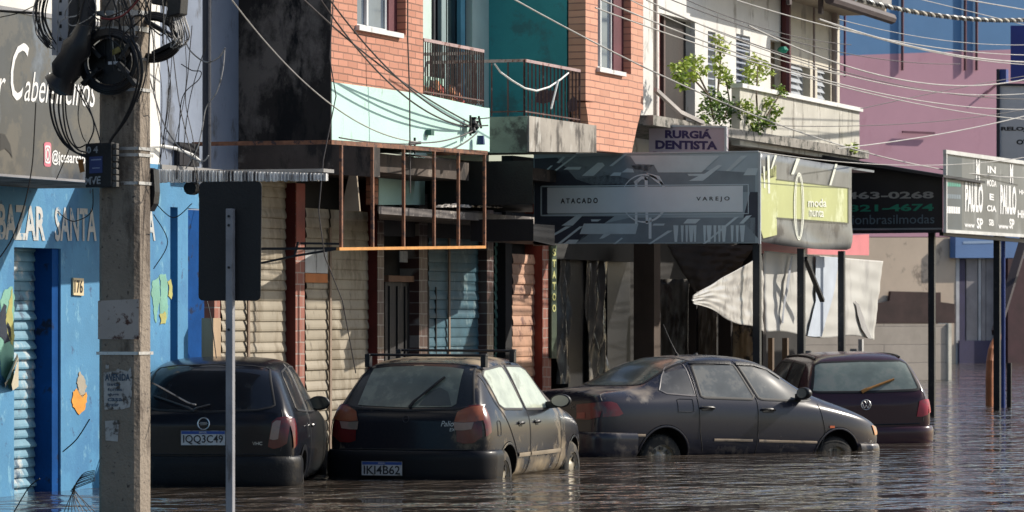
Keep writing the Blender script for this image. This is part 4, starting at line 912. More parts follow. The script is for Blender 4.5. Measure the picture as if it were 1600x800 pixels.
for sd in 'RL':
    K.strip(mb, [(1.21,.3),(1.21,.93),(1.22,1.37)], sd, .009); K.strip(mb, [(2.42,.3),(2.45,.9)], sd, .009)
    K.strip(mb, [(.98,.70),(1.06,.70),(1.06,.83),(.98,.83)], sd, .007, closed=True)
K.strip(mb, [(.66,.60),(.70,.80),(.66,.97)], 'B', .009); K.strip(mb, [(-.66,.60),(-.70,.80),(-.66,.97)], 'B', .009); K.strip(mb, [(-.62,.57),(.62,.57)], 'B', .012)
mb.build_each('door_seam', BLK, c1, True, True)
rl = film('tail_red', (.11, .006, .008), (.06, .02, .02), .35, .2); rc = film('tail_clear', (.30, .20, .17), (.20, .17, .14), .4, .25)
for s_ in (1, -1):
    t = K.panel('tail_light', [(s_*.55,.64),(s_*.60,.62),(s_*.66,.635),(s_*.715,.67)], [(s_*.585,.86),(s_*.63,.90),(s_*.68,.905),(s_*.745,.90)], 'B', rl, .012, 12, 8)
    K.panel('reversing_lens', [(s_*.565,.71),(s_*.60,.70),(s_*.64,.71)], [(s_*.59,.85),(s_*.62,.875),(s_*.66,.87)], 'B', rc, .017, 8, 5, parent=t)
    K.panel('lens_side', [(.10,.62),(.16,.66)], [(.09,.89),(.20,.89)], 'R' if s_ < 0 else 'L', rl, .012, 6, 6, parent=t)
lip = M('celta_bumper', (.009, .010, .013), .45, .3, 2, dirt=((.04, .036, .03), .3, 3), spec=.2)
bumper(c1, -.05, 1.62, .26, .56, lip, back=.40)
for sd in 'RL':
    for wx in (.62, 3.02): mb = MB(); K.strip(mb, [(wx+.345*math.cos(a), .275+.345*math.sin(a)) for a in [math.radians(q) for q in range(8, 173, 8)]], sd, .05, .012); mb.build('arch_lip', lip, c1, True, True)
ring_badge(K, .03, .745+.10, .052, chrome, 'badge')
plate(c1, 'IQQ3C49', -.17, .23, .655, .785, -.012)
K.text('lettering', 'CELTA', .64, .655, .52, .69, 'B', chrome, .009); K.text('lettering', 'VHC', -.41, .655, -.50, .685, 'B', chrome, .009)
wiper(c1, K, (.12, .955), (.50, 1.08), M('wiper_dusty', (.05, .05, .055), .5, .2), .028, .009)
wiper(c1, K, (.12, .965), (-.02, 1.0), MC['wiper_dusty'], .028, .008)
for sd in 'RL': mirror(K, 1.95, .96, sd, BLK, gl, .70)
for x, y in ((.62, .80), (.62, -.80), (3.02, .79), (3.02, -.79)): wheel(c1, x, y-(.02 if y > 0 else -.02), .27, .27)
# ---------------------------------------------------------------- Palio
st = [(.02,.45,.74,.83,.62,.55), (.05,.36,.82,.95,.735,.64), (.11,.30,.88,1.01,.785,.67), (.22,.27,.90,1.14,.80,.635), (.38,.25,.91,1.31,.805,.585), (.54,.25,.91,1.395,.805,.565),
      (.85,.25,.91,1.425,.808,.57), (1.3,.25,.905,1.44,.81,.575), (1.75,.25,.90,1.43,.81,.57), (2.1,.25,.89,1.38,.805,.55), (2.42,.25,.88,1.19,.80,.56), (2.72,.25,.87,1.0,.79,.60),
      (3.05,.26,.84,.94,.77,.58), (3.42,.28,.77,.86,.73,.52), (3.64,.32,.69,.75,.64,.45), (3.72,.38,.61,.66,.5,.35)]
c2 = place('hatchback_car', 'dark muddy four-door hatchback with black roof rack and plate IKI4B62', -1.0, 37.2, -.30, 17, group=GR)
cm = car_mat('palio_paint', (.005, .008, .017), (.46, .36, .235), .43, .50, .25, .14, .22)
K = Car(st, c2); K.body(cm, inner, (.70, 3.07), .355, .285)
rg = film('palio_rear_glass', (.10, .12, .10), (.17, .19, .15), .42, .3)
K.glass('rear_window', [(.64,.985),(.48,.955),(0,.94),(-.48,.955),(-.64,.985)], [(.52,1.345),(.35,1.37),(0,1.38),(-.35,1.37),(-.52,1.345)], 'B', M('palio_glass_edge', (.012, .014, .016), .2, .1, bump=0), seal, n=22, m=9)
K.panel('window_film', [(.50,.985),(.3,.975),(0,.965),(-.44,.975),(-.47,1.0)], [(.46,1.32),(.3,1.34),(0,1.35),(-.30,1.34),(-.44,1.32)], 'B', rg, .007, 22, 8)
for y in (-.27,):
    K.panel('headrest_shade', [(y-.16,.985),(y,.98),(y+.16,.985)], [(y-.09,1.11),(y,1.15),(y+.09,1.11)], 'B', M('headrest_dark', (.05, .062, .06), .3, .2, bump=0), .009, 14, 5)
fog = film('palio_side_glass', (.52, .56, .44), (.38, .40, .30), .35, .22)
for sd in 'RL':
    K.glass('door_window', [(.60,.985),(.70,.945),(1.28,.93),(1.31,.95)], [(.52,1.27),(.62,1.315),(1.08,1.345),(1.17,1.34)], sd, fog, seal, w=.025)
    K.glass('door_window', [(1.37,.95),(1.40,.928),(2.18,.915),(2.33,.94)], [(1.27,1.34),(1.36,1.345),(1.78,1.335),(1.97,1.30)], sd, fog, seal, w=.025)
    handle(K, 1.02, .80, sd, BLK, .14); handle(K, 2.02-.06-.62, .80, sd, BLK, .0001) if False else None
    handle(K, 1.56, .80, sd, BLK, .14)
    for xa, xb in ((1.02, 1.38), (1.42, 2.45)): m_ = MB(); K.strip(m_, [(xa,.50),(xb,.50)], sd, .04, .014); m_.build('side_moulding', M('moulding_dusty', (.26, .21, .15), .7, .3), c2, True, True)
mb = MB()
for sd in 'RL':
    K.strip(mb, [(1.40,.3),(1.40,.93),(1.22,1.37)], sd, .010); K.strip(mb, [(2.48,.3),(2.5,.9)], sd, .010)
    K.strip(mb, [(1.0,.3),(.98,.52),(.62,.9),(.50,1.0),(.42,1.30)], sd, .010)
    K.strip(mb, [(.36,.70),(.46,.70),(.46,.84),(.36,.84)], sd, .008, closed=True)
K.strip(mb, [(-.66,.575),(.66,.575)], 'B', .014)
mb.build_each('door_seam', BLK, c2, True, True)
ro = film('tail_orange', (.26, .075, .035), (.15, .07, .045), .3, .2)
for s_ in (1, -1):
    t = K.panel('tail_light', [(s_*.50,.655),(s_*.56,.635),(s_*.66,.64),(s_*.735,.70)], [(s_*.49,.90),(s_*.55,.955),(s_*.62,.985),(s_*.705,.995)], 'B', rl, .012, 14, 10)
    K.panel('indicator_lens', [(s_*.475,.84),(s_*.58,.835),(s_*.68,.84),(s_*.735,.85)], [(s_*.50,.925),(s_*.56,.955),(s_*.63,.975),(s_*.70,.98)], 'B', ro, .017, 10, 6, parent=t)
    K.panel('reversing_lens', [(s_*.48,.76),(s_*.56,.76),(s_*.64,.77)], [(s_*.47,.835),(s_*.56,.83),(s_*.66,.835)], 'B', rc, .017, 10, 4, parent=t)
    K.panel('lens_side', [(.09,.70),(.17,.74)], [(.10,.985),(.20,.96)], 'R' if s_ < 0 else 'L', rl, .012, 6, 6, parent=t)
bp = car_mat('palio_bumper', (.007, .008, .012), (.18, .16, .13), .14, .38, .45, .06, .15)
bumper(c2, -.06, 1.64, .25, .575, bp, back=.46)
plate(c2, 'IKI4B62', .00, .40, .335, .465, -.093)
K.text('lettering', 'Palio', -.345, .795, -.47, .845, 'B', chrome, .009, .3); K.text('lettering', 'EX', -.43, .75, -.485, .78, 'B', chrome, .009, .2)
ring_badge(K, 0, .86, .03, M('badge_dark', (.05, .05, .06), .4, 0, bump=0), 'badge')
wiper(c2, K, (-.02, .965), (-.29, 1.235), BLK, .03, .012)
for sd in 'RL': mirror(K, 2.12, .965, sd, BLK, M('mirror_dust', (.4, .38, .33), .3, .1, bump=0), .80)
for x in (.62, 1.55):
    m_ = MB()
    zt = K.pr(x, .4, 'T', 0)[0].z
    m_.tube([(x, -.60, zt+.062), (x, .60, zt+.068)], .014, 8)
    for y in (-.58, .58):
        m_.box((x-.04, y-.025, zt-.05), (x+.04, y+.025, zt+.075))
    m_.box((x-.03, -.61, zt+.05), (x+.03, -.55, zt+.08)); m_.build('roof_bar', BLK, c2, False, True, .006)
for sd in 'RL':
    for wx in (.70, 3.07): mb = MB(); K.strip(mb, [(wx+.34*math.cos(a), .28+.34*math.sin(a)) for a in [math.radians(q) for q in range(4, 177, 8)]], sd, .022, .006); mb.build('arch_lip', cm, c2, True, True)
for x, y in ((.70, .76), (.70, -.76), (3.07, .755), (3.07, -.755)): wheel(c2, x, y, .285, .285)
# ---------------------------------------------------------------- Polo saloon
st = [(.02,.47,.78,.86,.58,.5), (.05,.38,.87,.955,.70,.6), (.13,.31,.90,.995,.775,.64), (.40,.27,.915,1.02,.805,.63), (.66,.25,.92,1.05,.815,.60), (.86,.25,.925,1.15,.815,.575), (1.08,.25,.925,1.275,.817,.555),
      (1.32,.25,.925,1.365,.82,.545), (1.65,.25,.92,1.41,.82,.55), (2.05,.25,.915,1.42,.82,.555), (2.40,.25,.905,1.385,.82,.545), (2.72,.25,.895,1.22,.815,.55), (3.02,.25,.885,1.03,.805,.60),
      (3.4,.26,.83,.925,.785,.585), (3.78,.28,.755,.83,.74,.52), (4.02,.33,.67,.71,.64,.43), (4.10,.39,.6,.64,.5,.35)]
c3 = place('sedan_car', 'dark grey four-door saloon seen side on, its roof aerial raised', .47, 43.4, -.285, 56, 1.5, group=GR)
cm = car_mat('polo_paint', (.018, .019, .031), (.30, .25, .20), .37, .37)
K = Car(st, c3); K.body(cm, inner, (.90, 3.33), .355, .295)
sg_ = film('polo_side_glass', (.13, .14, .14), (.20, .20, .185), .42, .12)
K.glass('rear_window', [(.52,1.075),(.3,1.06),(0,1.055),(-.3,1.06),(-.52,1.075)], [(.48,1.35),(.3,1.375),(0,1.385),(-.3,1.375),(-.48,1.35)], 'B', film('polo_rear_glass', (.055, .065, .062), (.12, .125, .11), .4, .2), seal, n=20, m=9, w=.03)
for sd in 'RL':
    K.glass('quarter_window', [(.88,1.02),(.95,.985),(1.28,.965),(1.32,.97)], [(1.0,1.17),(1.12,1.27),(1.28,1.32),(1.32,1.325)], sd, film('polo_quarter', (.09, .09, .09), (.16, .155, .15), .4, .25), M('seal_pale', (.22, .20, .2), .5, .2, bump=0), w=.016)
    K.glass('door_window', [(1.40,.965),(1.44,.95),(2.10,.94),(2.13,.96)], [(1.40,1.29),(1.45,1.31),(1.88,1.325),(1.97,1.325)], sd, sg_, seal, w=.03)
    K.glass('door_window', [(2.19,.96),(2.24,.942),(2.84,.93),(2.98,.95)], [(2.03,1.315),(2.12,1.32),(2.32,1.30),(2.50,1.24)], sd, sg_, seal, w=.03)
    for q_ in ([(1.40,1.325),(1.65,1.335),(1.94,1.335)], [(2.01,1.33),(2.25,1.325),(2.45,1.28),(2.62,1.18)]): m_ = MB(); K.strip(m_, q_, sd, .052, .016); m_.build('rain_guard', BLK, c3, True, True)
    handle(K, 1.36, .835, sd, BLK, .19); handle(K, 2.20, .825, sd, BLK, .19)
    for q_ in ([(1.55,.49),(2.08,.49)], [(2.17,.485),(3.0,.475)], [(.25,.53),(.62,.53)]): m_ = MB(); K.strip(m_, q_, sd, .028, .016); m_.build('side_moulding', M('moulding_tan', (.50, .38, .27), .6, .3, dirt=((.15, .13, .12), .35, 6)), c3, True, True)
mb = MB()
for sd in 'RL':
    K.strip(mb, [(2.15,.3),(2.16,.93),(1.99,1.36)], sd, .010); K.strip(mb, [(3.05,.3),(3.12,.6),(3.04,.9)], sd, .010)
    K.strip(mb, [(1.42,.36),(1.36,.55),(1.34,.9),(1.36,1.34)], sd, .010)
    K.strip(mb, [(1.06,.79),(1.27,.79),(1.27,.93),(1.06,.93)], sd, .007, closed=True)
K.strip(mb, [(.72,.62),(.70,.9)], 'B', .008); K.strip(mb, [(-.66,.62),(-.70,.9),(-.60,.985)], 'B', .010)
mb.build_each('door_seam', BLK, c3, True, True)
for s_ in (1, -1):
    t = K.panel('tail_light', [(s_*.36,.69),(s_*.5,.685),(s_*.6,.69),(s_*.715,.72)], [(s_*.36,.85),(s_*.5,.86),(s_*.6,.865),(s_*.735,.88)], 'B', film('polo_tail', (.16, .015, .02), (.08, .05, .05), .4, .3), .012, 12, 6)
    K.panel('reversing_lens', [(s_*.38,.70),(s_*.52,.70)], [(s_*.38,.76),(s_*.52,.765)], 'B', film('polo_lens', (.38, .06, .05), (.2, .1, .1), .3, .3), .017, 6, 4, parent=t)
    K.panel('lens_side', [(.10,.72),(.28,.735),(.33,.76)], [(.10,.88),(.2,.885),(.26,.87)], 'R' if s_ < 0 else 'L', MC['polo_tail'], .010, 9, 5, parent=t)
    K.panel('headlight', [(3.93,.56),(3.98,.56),(4.03,.58)], [(3.88,.67),(3.95,.66),(4.02,.64)], 'R' if s_ < 0 else 'L', film('polo_amber', (.62, .24, .07), (.4, .3, .2), .4, .3), .010, 8, 5)
    K.panel('side_repeater', [(3.18,.635),(3.25,.635)], [(3.18,.66),(3.25,.66)], 'R' if s_ < 0 else 'L', M('amber_lens', (.6, .13, .05), .3, 0, bump=0), .012, 4, 3)
bumper(c3, -.05, 1.65, .28, .56, cm, back=.55); bumper(c3, .03, 1.54, .26, .47, cm, back=.42, front=True, L=4.1)
ring_badge(K, 0, .90, .05, chrome, 'badge', 'vw'); K.text('lettering', 'POLO', -.24, .80, -.44, .845, 'B', M('badge_grey', (.16, .15, .15), .5, 0, bump=0), .009, .2)
for sd in 'RL': mirror(K, 2.72, .99, sd, BLK, sg_, .80)
m_ = MB(); a = K.pr(1.62, 0, 'T', 0)[0]; m_.tube([a, a+Vector((-.10, 0, .16)), a+Vector((-.20, 0, .34))], [.011, .006, .004], 6); m_.tube([a-Vector((0, 0, .01)), a+Vector((-.015, 0, .025))], .022, 8); m_.build('aerial', BLK, c3, True, True)
m_ = MB(); a = K.pr(2.1, .3, 'T', 0)[0]; m_.tube([a, a+Vector((0, 0, .035))], [.035, .02], 8); m_.build('roof_cap', BLK, c3, True, True)
for sd in 'RL':
    for wx in (.90, 3.33): mb = MB(); K.strip(mb, [(wx+.34*math.cos(a), .29+.34*math.sin(a)) for a in [math.radians(q) for q in range(4, 177, 8)]], sd, .022, .006); mb.build('arch_lip', cm, c3, True, True)
for x, y in ((.90, .75), (.90, -.75), (3.33, .74), (3.33, -.74)): wheel(c3, x, y, .26, .275, steel=(.42, .41, .4))
# ---------------------------------------------------------------- Parati wagon
st = [(.02,.47,.70,.80,.62,.56), (.05,.38,.82,.92,.74,.67), (.10,.32,.88,1.0,.795,.70), (.19,.28,.90,1.15,.81,.675), (.30,.25,.91,1.30,.815,.625), (.42,.25,.915,1.385,.815,.595), (.7,.25,.915,1.42,.818,.585),
      (1.3,.25,.915,1.435,.82,.585), (2.0,.25,.91,1.42,.82,.575), (2.4,.25,.90,1.36,.815,.555), (2.75,.25,.89,1.17,.81,.56), (3.02,.25,.88,1.0,.80,.6), (3.4,.26,.83,.93,.78,.58), (3.8,.28,.75,.83,.73,.5), (4.02,.33,.66,.70,.62,.42), (4.1,.39,.6,.64,.5,.35)]
c4 = place('estate_car', 'dark maroon estate car behind the saloon, its rear wiper stuck with orange dirt', 4.27, 47.4, -.355, -9, roll=-1.2, group=GR)
cm = car_mat('parati_paint', (.042, .012, .022), (.25, .17, .13), .20, .30)
K = Car(st, c4); K.body(cm, inner, (.80, 3.28), .335, .29)
K.glass('rear_window', [(.66,.99),(.60,.975),(0,.965),(-.60,.975),(-.66,.99)], [(.575,1.29),(.5,1.325),(0,1.335),(-.5,1.325),(-.575,1.29)], 'B', film('parati_glass', (.21, .25, .225), (.26, .28, .25), .45, .22), seal, n=24, m=9, w=.035)
for sd in 'RL':
    K.glass('quarter_window', [(.52,1.0),(.56,.97),(1.2,.95),(1.24,.97)], [(.56,1.27),(.64,1.30),(1.18,1.32),(1.22,1.31)], sd, film('parati_side', (.03, .03, .032), (.16, .15, .12), .35, .2), seal, w=.03)
    K.glass('door_window', [(1.31,.96),(1.36,.945),(2.1,.93),(2.14,.95)], [(1.31,1.315),(1.4,1.325),(1.9,1.325),(1.98,1.32)], sd, MC['parati_side'], seal, w=.03)
t = MB()
for s_ in (1, -1):
    t = K.panel('tail_light', [(s_*.60,.66),(s_*.66,.655),(s_*.745,.68)], [(s_*.64,.845),(s_*.70,.86),(s_*.765,.86)], 'B', film('parati_tail', (.42, .02, .05), (.2, .06, .06), .3, .3), .014, 10, 7)
    K.panel('lens_side', [(.08,.69),(.15,.72)], [(.09,.86),(.16,.85)], 'R' if s_ < 0 else 'L', MC['parati_tail'], .012, 6, 5, parent=t)
ring_badge(K, .02, .815, .058, chrome, 'badge', 'vw')
mb = MB(); K.strip(mb, [(-.68,.60),(-.72,.9),(-.66,1.02)], 'B', .012); K.strip(mb, [(.68,.60),(.72,.9),(.66,1.02)], 'B', .012); K.strip(mb, [(-.64,.575),(.64,.575)], 'B', .016); mb.build_each('door_seam', BLK, c4, True, True)
bumper(c4, -.06, 1.66, .28, .55, cm, back=.45)
wiper(c4, K, (.06, .965), (-.36, 1.10), M('wiper_rust', (.42, .20, .06), .8, .4), .03, .016)
m_ = MB()
for y in (-.52, .52):
    P = [K.pr(x, y, 'T', .012)[0] for x in [.5+.1*i for i in range(16)]]
    m_.tube(P, .012, 6)
m_.build('roof_strip', BLK, c4, True, True)
for sd in 'RL': mirror(K, 2.65, .98, sd, BLK, sg_, .80)
for x, y in ((.80, .78), (.80, -.78), (3.28, .78), (3.28, -.78)): wheel(c4, x, y, .285, .285)
# dentist sign
Xd = XD(1070, 51.5)
ds = thing('dentist_sign', 'small pinkish-grey dentist sign fixed under the overgrown balcony', 'sign', tuple(S(1070, 240, Xd)))
m = MB(); m.prism([S(1014,196,Xd), S(1134,199,Xd), S(1134,246,Xd), S(1014,246,Xd)], (.12, 0, 0)); o = m.build('sign_panel', M('dsign_mauve', (.48, .40, .45), .5, .08, 2), ds)
m = MB(); text_quad(m, 'RURGIÁ', [(1039,200),(1112,202),(1112,217),(1039,216)], 'S', Xd-.004, 0, .05); text_quad(m, 'DENTISTA', [(1024,219),(1121,220.5),(1121,234),(1024,233)], 'S', Xd-.004, 0, .05); text_quad(m, 'DR. JOAO P.', [(1020,237),(1100,238),(1100,244),(1020,244)], 'S', Xd-.004, 0, .02)
m.build('lettering', M('ink_indigo', (.045, .03, .11), .5, .1, bump=0), o)
m = MB(); m.bar(S(1134,246,Xd-.01), S(1134,197,Xd-.01), .03, .035); m.bar(S(1014,196,Xd-.01), S(1135,198.5,Xd-.01), .03, .02); m.build('sign_edge', M('trim_pale', (.5,.5,.5)), ds)
# plants on the balcony
def foliage(name, label, cat, blobs, cols, stems, base, nleaf=70, size=.05, group=None, seed=1):
    rnd = random.Random(seed); t = thing(name, label, cat, base, group); m = MB()
    for (c, r, k) in blobs:
        c = Vector(c)
        for i in range(int(nleaf*max(.3, r/.2))):
            d = Vector((rnd.gauss(0, 1), rnd.gauss(0, 1), rnd.gauss(0, .8))); d = d.normalized()*r*rnd.random()**.45; p = c+d
            a = Vector((rnd.uniform(-1, 1), rnd.uniform(-1, 1), rnd.uniform(-.9, .2))).normalized(); b = a.cross(Vector((rnd.uniform(-1, 1), rnd.uniform(-1, 1), 1))).normalized()
            L_ = size*rnd.uniform(.7, 1.5); W_ = L_*.36; q = a.cross(b)*W_*.3
            m.add([p, p+a*L_*.45+b*W_+q, p+a*L_, p+a*L_*.45-b*W_+q], [(0, 1, 2), (0, 2, 3)], min(len(cols)-1, max(0, k+rnd.choice((0, 0, 1, -1)))))
    m.build('leaves', cols, t)
    m = MB()
    for s in stems: m.tube(s, [.014]*(len(s)-1)+[.006], 5)
    m.build('stem', M('stem_brown', (.10, .075, .05), .9), t); return t
LC = []
for i, c in enumerate([(.05, .10, .02), (.12, .21, .03), (.26, .37, .05), (.42, .52, .08), (.52, .58, .14)]):
    mm = M('leaf_%s' % 'abcde'[i], c, .55, .25, 6, bump=0); pb = mm.node_tree.nodes['Principled BSDF']; pb.inputs['Transmission Weight'].default_value = 0; LC.append(mm)
Yl = -.05
def at_(px, py, dy=0): return tuple(F(px, py, Yl+dy))
B = [(at_(1070,100),.10,3),(at_(1085,96),.13,3),(at_(1060,115),.09,2),(at_(1066,130),.09,2),(at_(1080,118),.10,3),(at_(1097,108),.09,3),(at_(1052,102),.06,3)]
foliage('balcony_tree', 'small yellow-green sapling leaning left over the balcony slab', 'plant', B, LC, [[at_(1115,185), at_(1108,150), at_(1090,115), at_(1070,102)], [at_(1108,150), at_(1085,125), at_(1065,130)]], at_(1115,190), 130, .062, 'plants growing on the cream balcony', 2)
B = [(at_(1122,62,.2),.10,4),(at_(1128,75,.2),.12,4),(at_(1118,90,.2),.07,3),(at_(1130,118),.13,3),(at_(1125,105),.10,3),(at_(1138,125),.09,2),(at_(1112,150),.16,1),(at_(1125,160),.2,0),(at_(1105,170),.14,1),(at_(1140,172),.2,0),(at_(1120,182),.2,0),(at_(1098,185),.08,1),(at_(1150,185),.16,0)]
foliage('balcony_shrub', 'tall dark-based shrub with pale top leaves growing in the middle of the balcony', 'plant', B, LC, [[at_(1125,192), at_(1122,140), at_(1126,90,.2), at_(1124,60,.2)], [at_(1130,190), at_(1140,160), at_(1134,120)]], at_(1125,192), 140, .056, 'plants growing on the cream balcony', 3)
B = [(at_(1178,92),.12,4),(at_(1190,100),.12,4),(at_(1170,110),.10,3),(at_(1182,118),.14,3),(at_(1204,112),.06,3),(at_(1168,130),.09,2),(at_(1165,165,-.2),.12,3),(at_(1175,180,-.2),.16,2),(at_(1200,160,-.2),.10,3),(at_(1212,172,-.2),.12,2),(at_(1220,142,-.2),.10,2),(at_(1190,190,-.2),.13,1),(at_(1205,192,-.2),.10,2),(at_(1180,200,-.2),.10,1)]
foliage('balcony_shrub', 'bright green bush spilling over the front of the cream parapet', 'plant', B, LC, [[at_(1185,205,-.2), at_(1182,150,-.2), at_(1184,95)], [at_(1185,205,-.2), at_(1205,170,-.2), at_(1222,142,-.2)]], at_(1185,205,-.2), 140, .056, 'plants growing on the cream balcony', 4)
B = [(at_(1330,235,-.25),.09,3),(at_(1326,226,-.25),.05,4),(at_(1334,228,-.25),.05,3)]
foliage('weed_tuft', 'little tuft of weeds at the foot of the parapet\'s right end', 'plant', B, LC, [[at_(1330,242,-.25), at_(1330,228,-.25)]], at_(1330,244,-.25), 40, .07, None, 5)
# ================================================================ FAR BUILDINGS
pk = thing('pink_building', 'big blank pink building with a blue top at the far end of the street', 'building', tuple(DD(1430, HY, 126)))
AN = math.radians(37); PN = RT*math.sin(AN)-FW*math.cos(AN); PC = DD(1400, HY, 122)
def Sx(x, y, o=0):
    d = ray(x, y); c = PC+PN*o; return CAM+d*((c-CAM).dot(PN)/d.dot(PN))
IN = -PN
m = MB(); m.prism([Sx(1180,370), Sx(1640,370), Sx(1640,75), Sx(1180,92)], IN*8); m.build('pink_wall', M('pink_paint', (.56, .31, .39), .85, .07, .5, dirt=((.50, .26, .33), .36, .5, .8)), pk)
m = MB(); m.prism([Sx(1180,92), Sx(1640,75), Sx(1640,-90), Sx(1180,-90)], IN*8); m.build('blue_wall', M('azure_paint', (.11, .25, .47), .85, .06, .5, dirt=((.12, .26, .48), .3, .7)), pk)
m = MB(); m.prism([Sx(1180,600), Sx(1497,600), Sx(1497,371), Sx(1180,371)], IN*8); m.build('beige_wall', M('beige_render', (.62, .50, .39), .9, .10, .7, dirt=((.25, .2, .16), .3, 1)), pk)
m = MB(); m.prism([Sx(1368,505,.15), Sx(1492,505,.15), Sx(1492,475,.15), Sx(1470,472,.15), Sx(1470,457,.15), Sx(1392,455,.15), Sx(1390,470,.15), Sx(1368,475,.15)], IN*.1); m.build('dark_opening', M('opening_brown', (.055, .03, .028), .8, .3, 1.5), pk)
for x in (1410, 1508, 1526):
    m = MB(); m.tube([Sx(x, 110, .07), Sx(x, -60, .07)], .045, 6); m.build('wall_pipe', M('pipe_maroon2', (.16, .07, .08), .7), pk)
for k, (xa, ya, xb, yb_) in enumerate(((1410,206,1460,208), (1536,150,1560,130), (1320,20,1320,120))):
    m = MB(); m.bar(Sx(xa, ya, .12), Sx(xb, yb_, .12), .06, .06); m.build('wall_bracket', M('bracket_plum', (.14, .05, .08), .7), pk)
m = MB(); m.prism([Sx(1493,403,.3), Sx(1640,403,.3), Sx(1640,362,.3), Sx(1493,366,.3)], IN*.25); o = m.build('blue_shop_sign', M('sign_azure', (.11, .22, .46), .5, .1, 1), pk)
m = MB(); m.poly([Sx(1505,377,.31), Sx(1552,376,.31), Sx(1552,380,.31), Sx(1505,381,.31)]); m.build('sign_line', M('line_pale', (.3, .42, .6), .5, 0, bump=0), o)
m = MB(); m.prism([Sx(1497,604,-.4), Sx(1660,604,-.4), Sx(1660,371,-.4), Sx(1497,371,-.4)], IN*5); m.build('shop_front', M('front_mauve', (.16, .135, .15), .8, .2, 1), pk)
m = MB()
for xa, xb, k in ((1494,1499,2), (1499,1508,0), (1510,1527,1), (1529,1533,2), (1534,1540,1), (1541,1562,1), (1590,1640,0)): m.prism([Sx(xa,604,.02), Sx(xb,604,.02), Sx(xb,404,.02), Sx(xa,404,.02)], IN*.15, k)
m.prism([Sx(1499,604,.1), Sx(1562,604,.1), Sx(1562,532,.1), Sx(1499,532,.1)], IN*.05, 0)
m.build('door_panel', [M('door_indigo', (.035, .03, .085), .6, .2), M('door_lilac', (.27, .25, .26), .6, .2, 2), M('door_white', (.48, .48, .5), .6)], pk)
m = MB(); m.prism([Sx(1575,610,.4), Sx(1660,610,.4), Sx(1660,404,.4), Sx(1575,404,.4)], IN*.2); m.build('maroon_front', M('maroon_dark', (.055, .018, .025), .7, .3), pk)
PC2 = DD(1420, HY, 92)
def S3(x, y, o=0):
    d = ray(x, y); c = PC2+PN*o; return CAM+d*((c-CAM).dot(PN)/d.dot(PN))
lw = MB(); lw.prism([S3(1190,640), S3(1483,640), S3(1483,506), S3(1190,506)], IN*.2); lw = lw.build('garden_wall', brick('pale_block', (.50, .43, .36), (.54, .47, .40), (.38, .33, .29), 1.6, .42, 'S', .015, rough=.9)); setp(lw, 'low beige block wall standing in the flood in front of the far building', 'wall')
m = MB(); m.prism([S3(1482,640,.05), S3(1487,640,.05), S3(1487,505,.05), S3(1482,505,.05)], IN*.35); o = m.build('wall_end', M('end_cream', (.70, .66, .56), .8)); o.parent = lw; o.matrix_parent_inverse = Matrix.Identity(4)
# watchmaker sign, blue panel
X4 = XD(1580, 68)
wsn = thing('watchmaker_sign', 'pale grey hanging sign with black letters at the right edge above the grey sign', 'sign', tuple(S(1580, 250, X4)))
m = MB(); m.prism([S(1561,133,X4), S(1640,134,X4), S(1640,262,X4), S(1561,258,X4)], (.12, 0, 0)); o = m.build('sign_panel', M('wsign_grey', (.55, .55, .57), .6, .08, 1.5), wsn)
m = MB(); text_quad(m, 'RELOJOARIA', [(1564,198),(1650,198),(1650,206),(1564,206)], 'S', X4-.004, 0, .05); text_quad(m, 'OTICA', [(1588,218),(1630,218),(1630,226),(1588,226)], 'S', X4-.004, 0, .05); m.build('lettering', cm_[5], o)
m = MB(); m.bar(S(1559.5,262,X4-.02), S(1559.5,108,X4-.02), .05, .04); m.bar(S(1559,132,X4-.02), S(1640,133,X4-.02), .04, .04); m.build('sign_frame', M('frame_navy', (.02, .02, .035), .5), wsn)
m = MB(); m.prism([S(1579,40,X4+2), S(1640,40,X4+2), S(1640,126,X4+2), S(1579,126,X4+2)], (.2, 0, 0)); o = m.build('blue_board', M('board_royal', (.02, .035, .22), .5, .1)); setp(o, 'deep royal blue board above the watchmaker sign at the right edge', 'board')
m = MB(); m.prism([S(1558,108,X4), S(1572,108,X4), S(1572,130,X4), S(1558,130,X4)], (.2, .0, 0)); o = m.build('junction_box', M('box_blue', (.03, .06, .25), .5)); setp(o, 'small blue box on top of the watchmaker sign frame', 'box')
bpole = MB().tube([F(1567.5, HY, Yk-.3)*Vector((1,1,0)) if False else (FU(1567.5, Yk+.3), Yk+.3, -.4), (FU(1567.5, Yk+.3), Yk+.3, 3.0)], .035, 10).build('blue_pole', M('pole_blue', (.02, .05, .22), .5, .2)); setp(bpole, 'thin bright blue pole next to the black post at the right', 'pole')
o = MB().bar((FU(1577, Yk+.3), Yk+.3, -.4), (FU(1577, Yk+.3), Yk+.3, F(1577,567,Yk+.3).z), .07, .07).build('short_post', DK); setp(o, 'short dark stump of a post standing in the water right of the blue pole', 'post')
a = F(1601, 372, Yk+.8); b = F(1556, 520, Yk+.8); o = MB().bar(a, b, .14, .10).build('leaning_beam', M('beam_dark', (.035, .025, .03), .7, .3)); setp(o, 'dark beam leaning diagonally behind the blue pole', 'beam')
c_ = F(1546, 640, Yk+.8); m = MB(); m.tube([Vector((c_.x, c_.y, -.3)), F(1546,590,Yk+.8), F(1547,565,Yk+.8), F(1549.5,548,Yk+.8), F(1554,535,Yk+.8), F(1560,526,Yk+.8)], .065, 12); o = m.build('orange_pipe', M('pipe_orange', (.38, .13, .05), .6, .3, 4)); setp(o, 'bent orange-brown pipe rising from the water behind the black post', 'pipe')
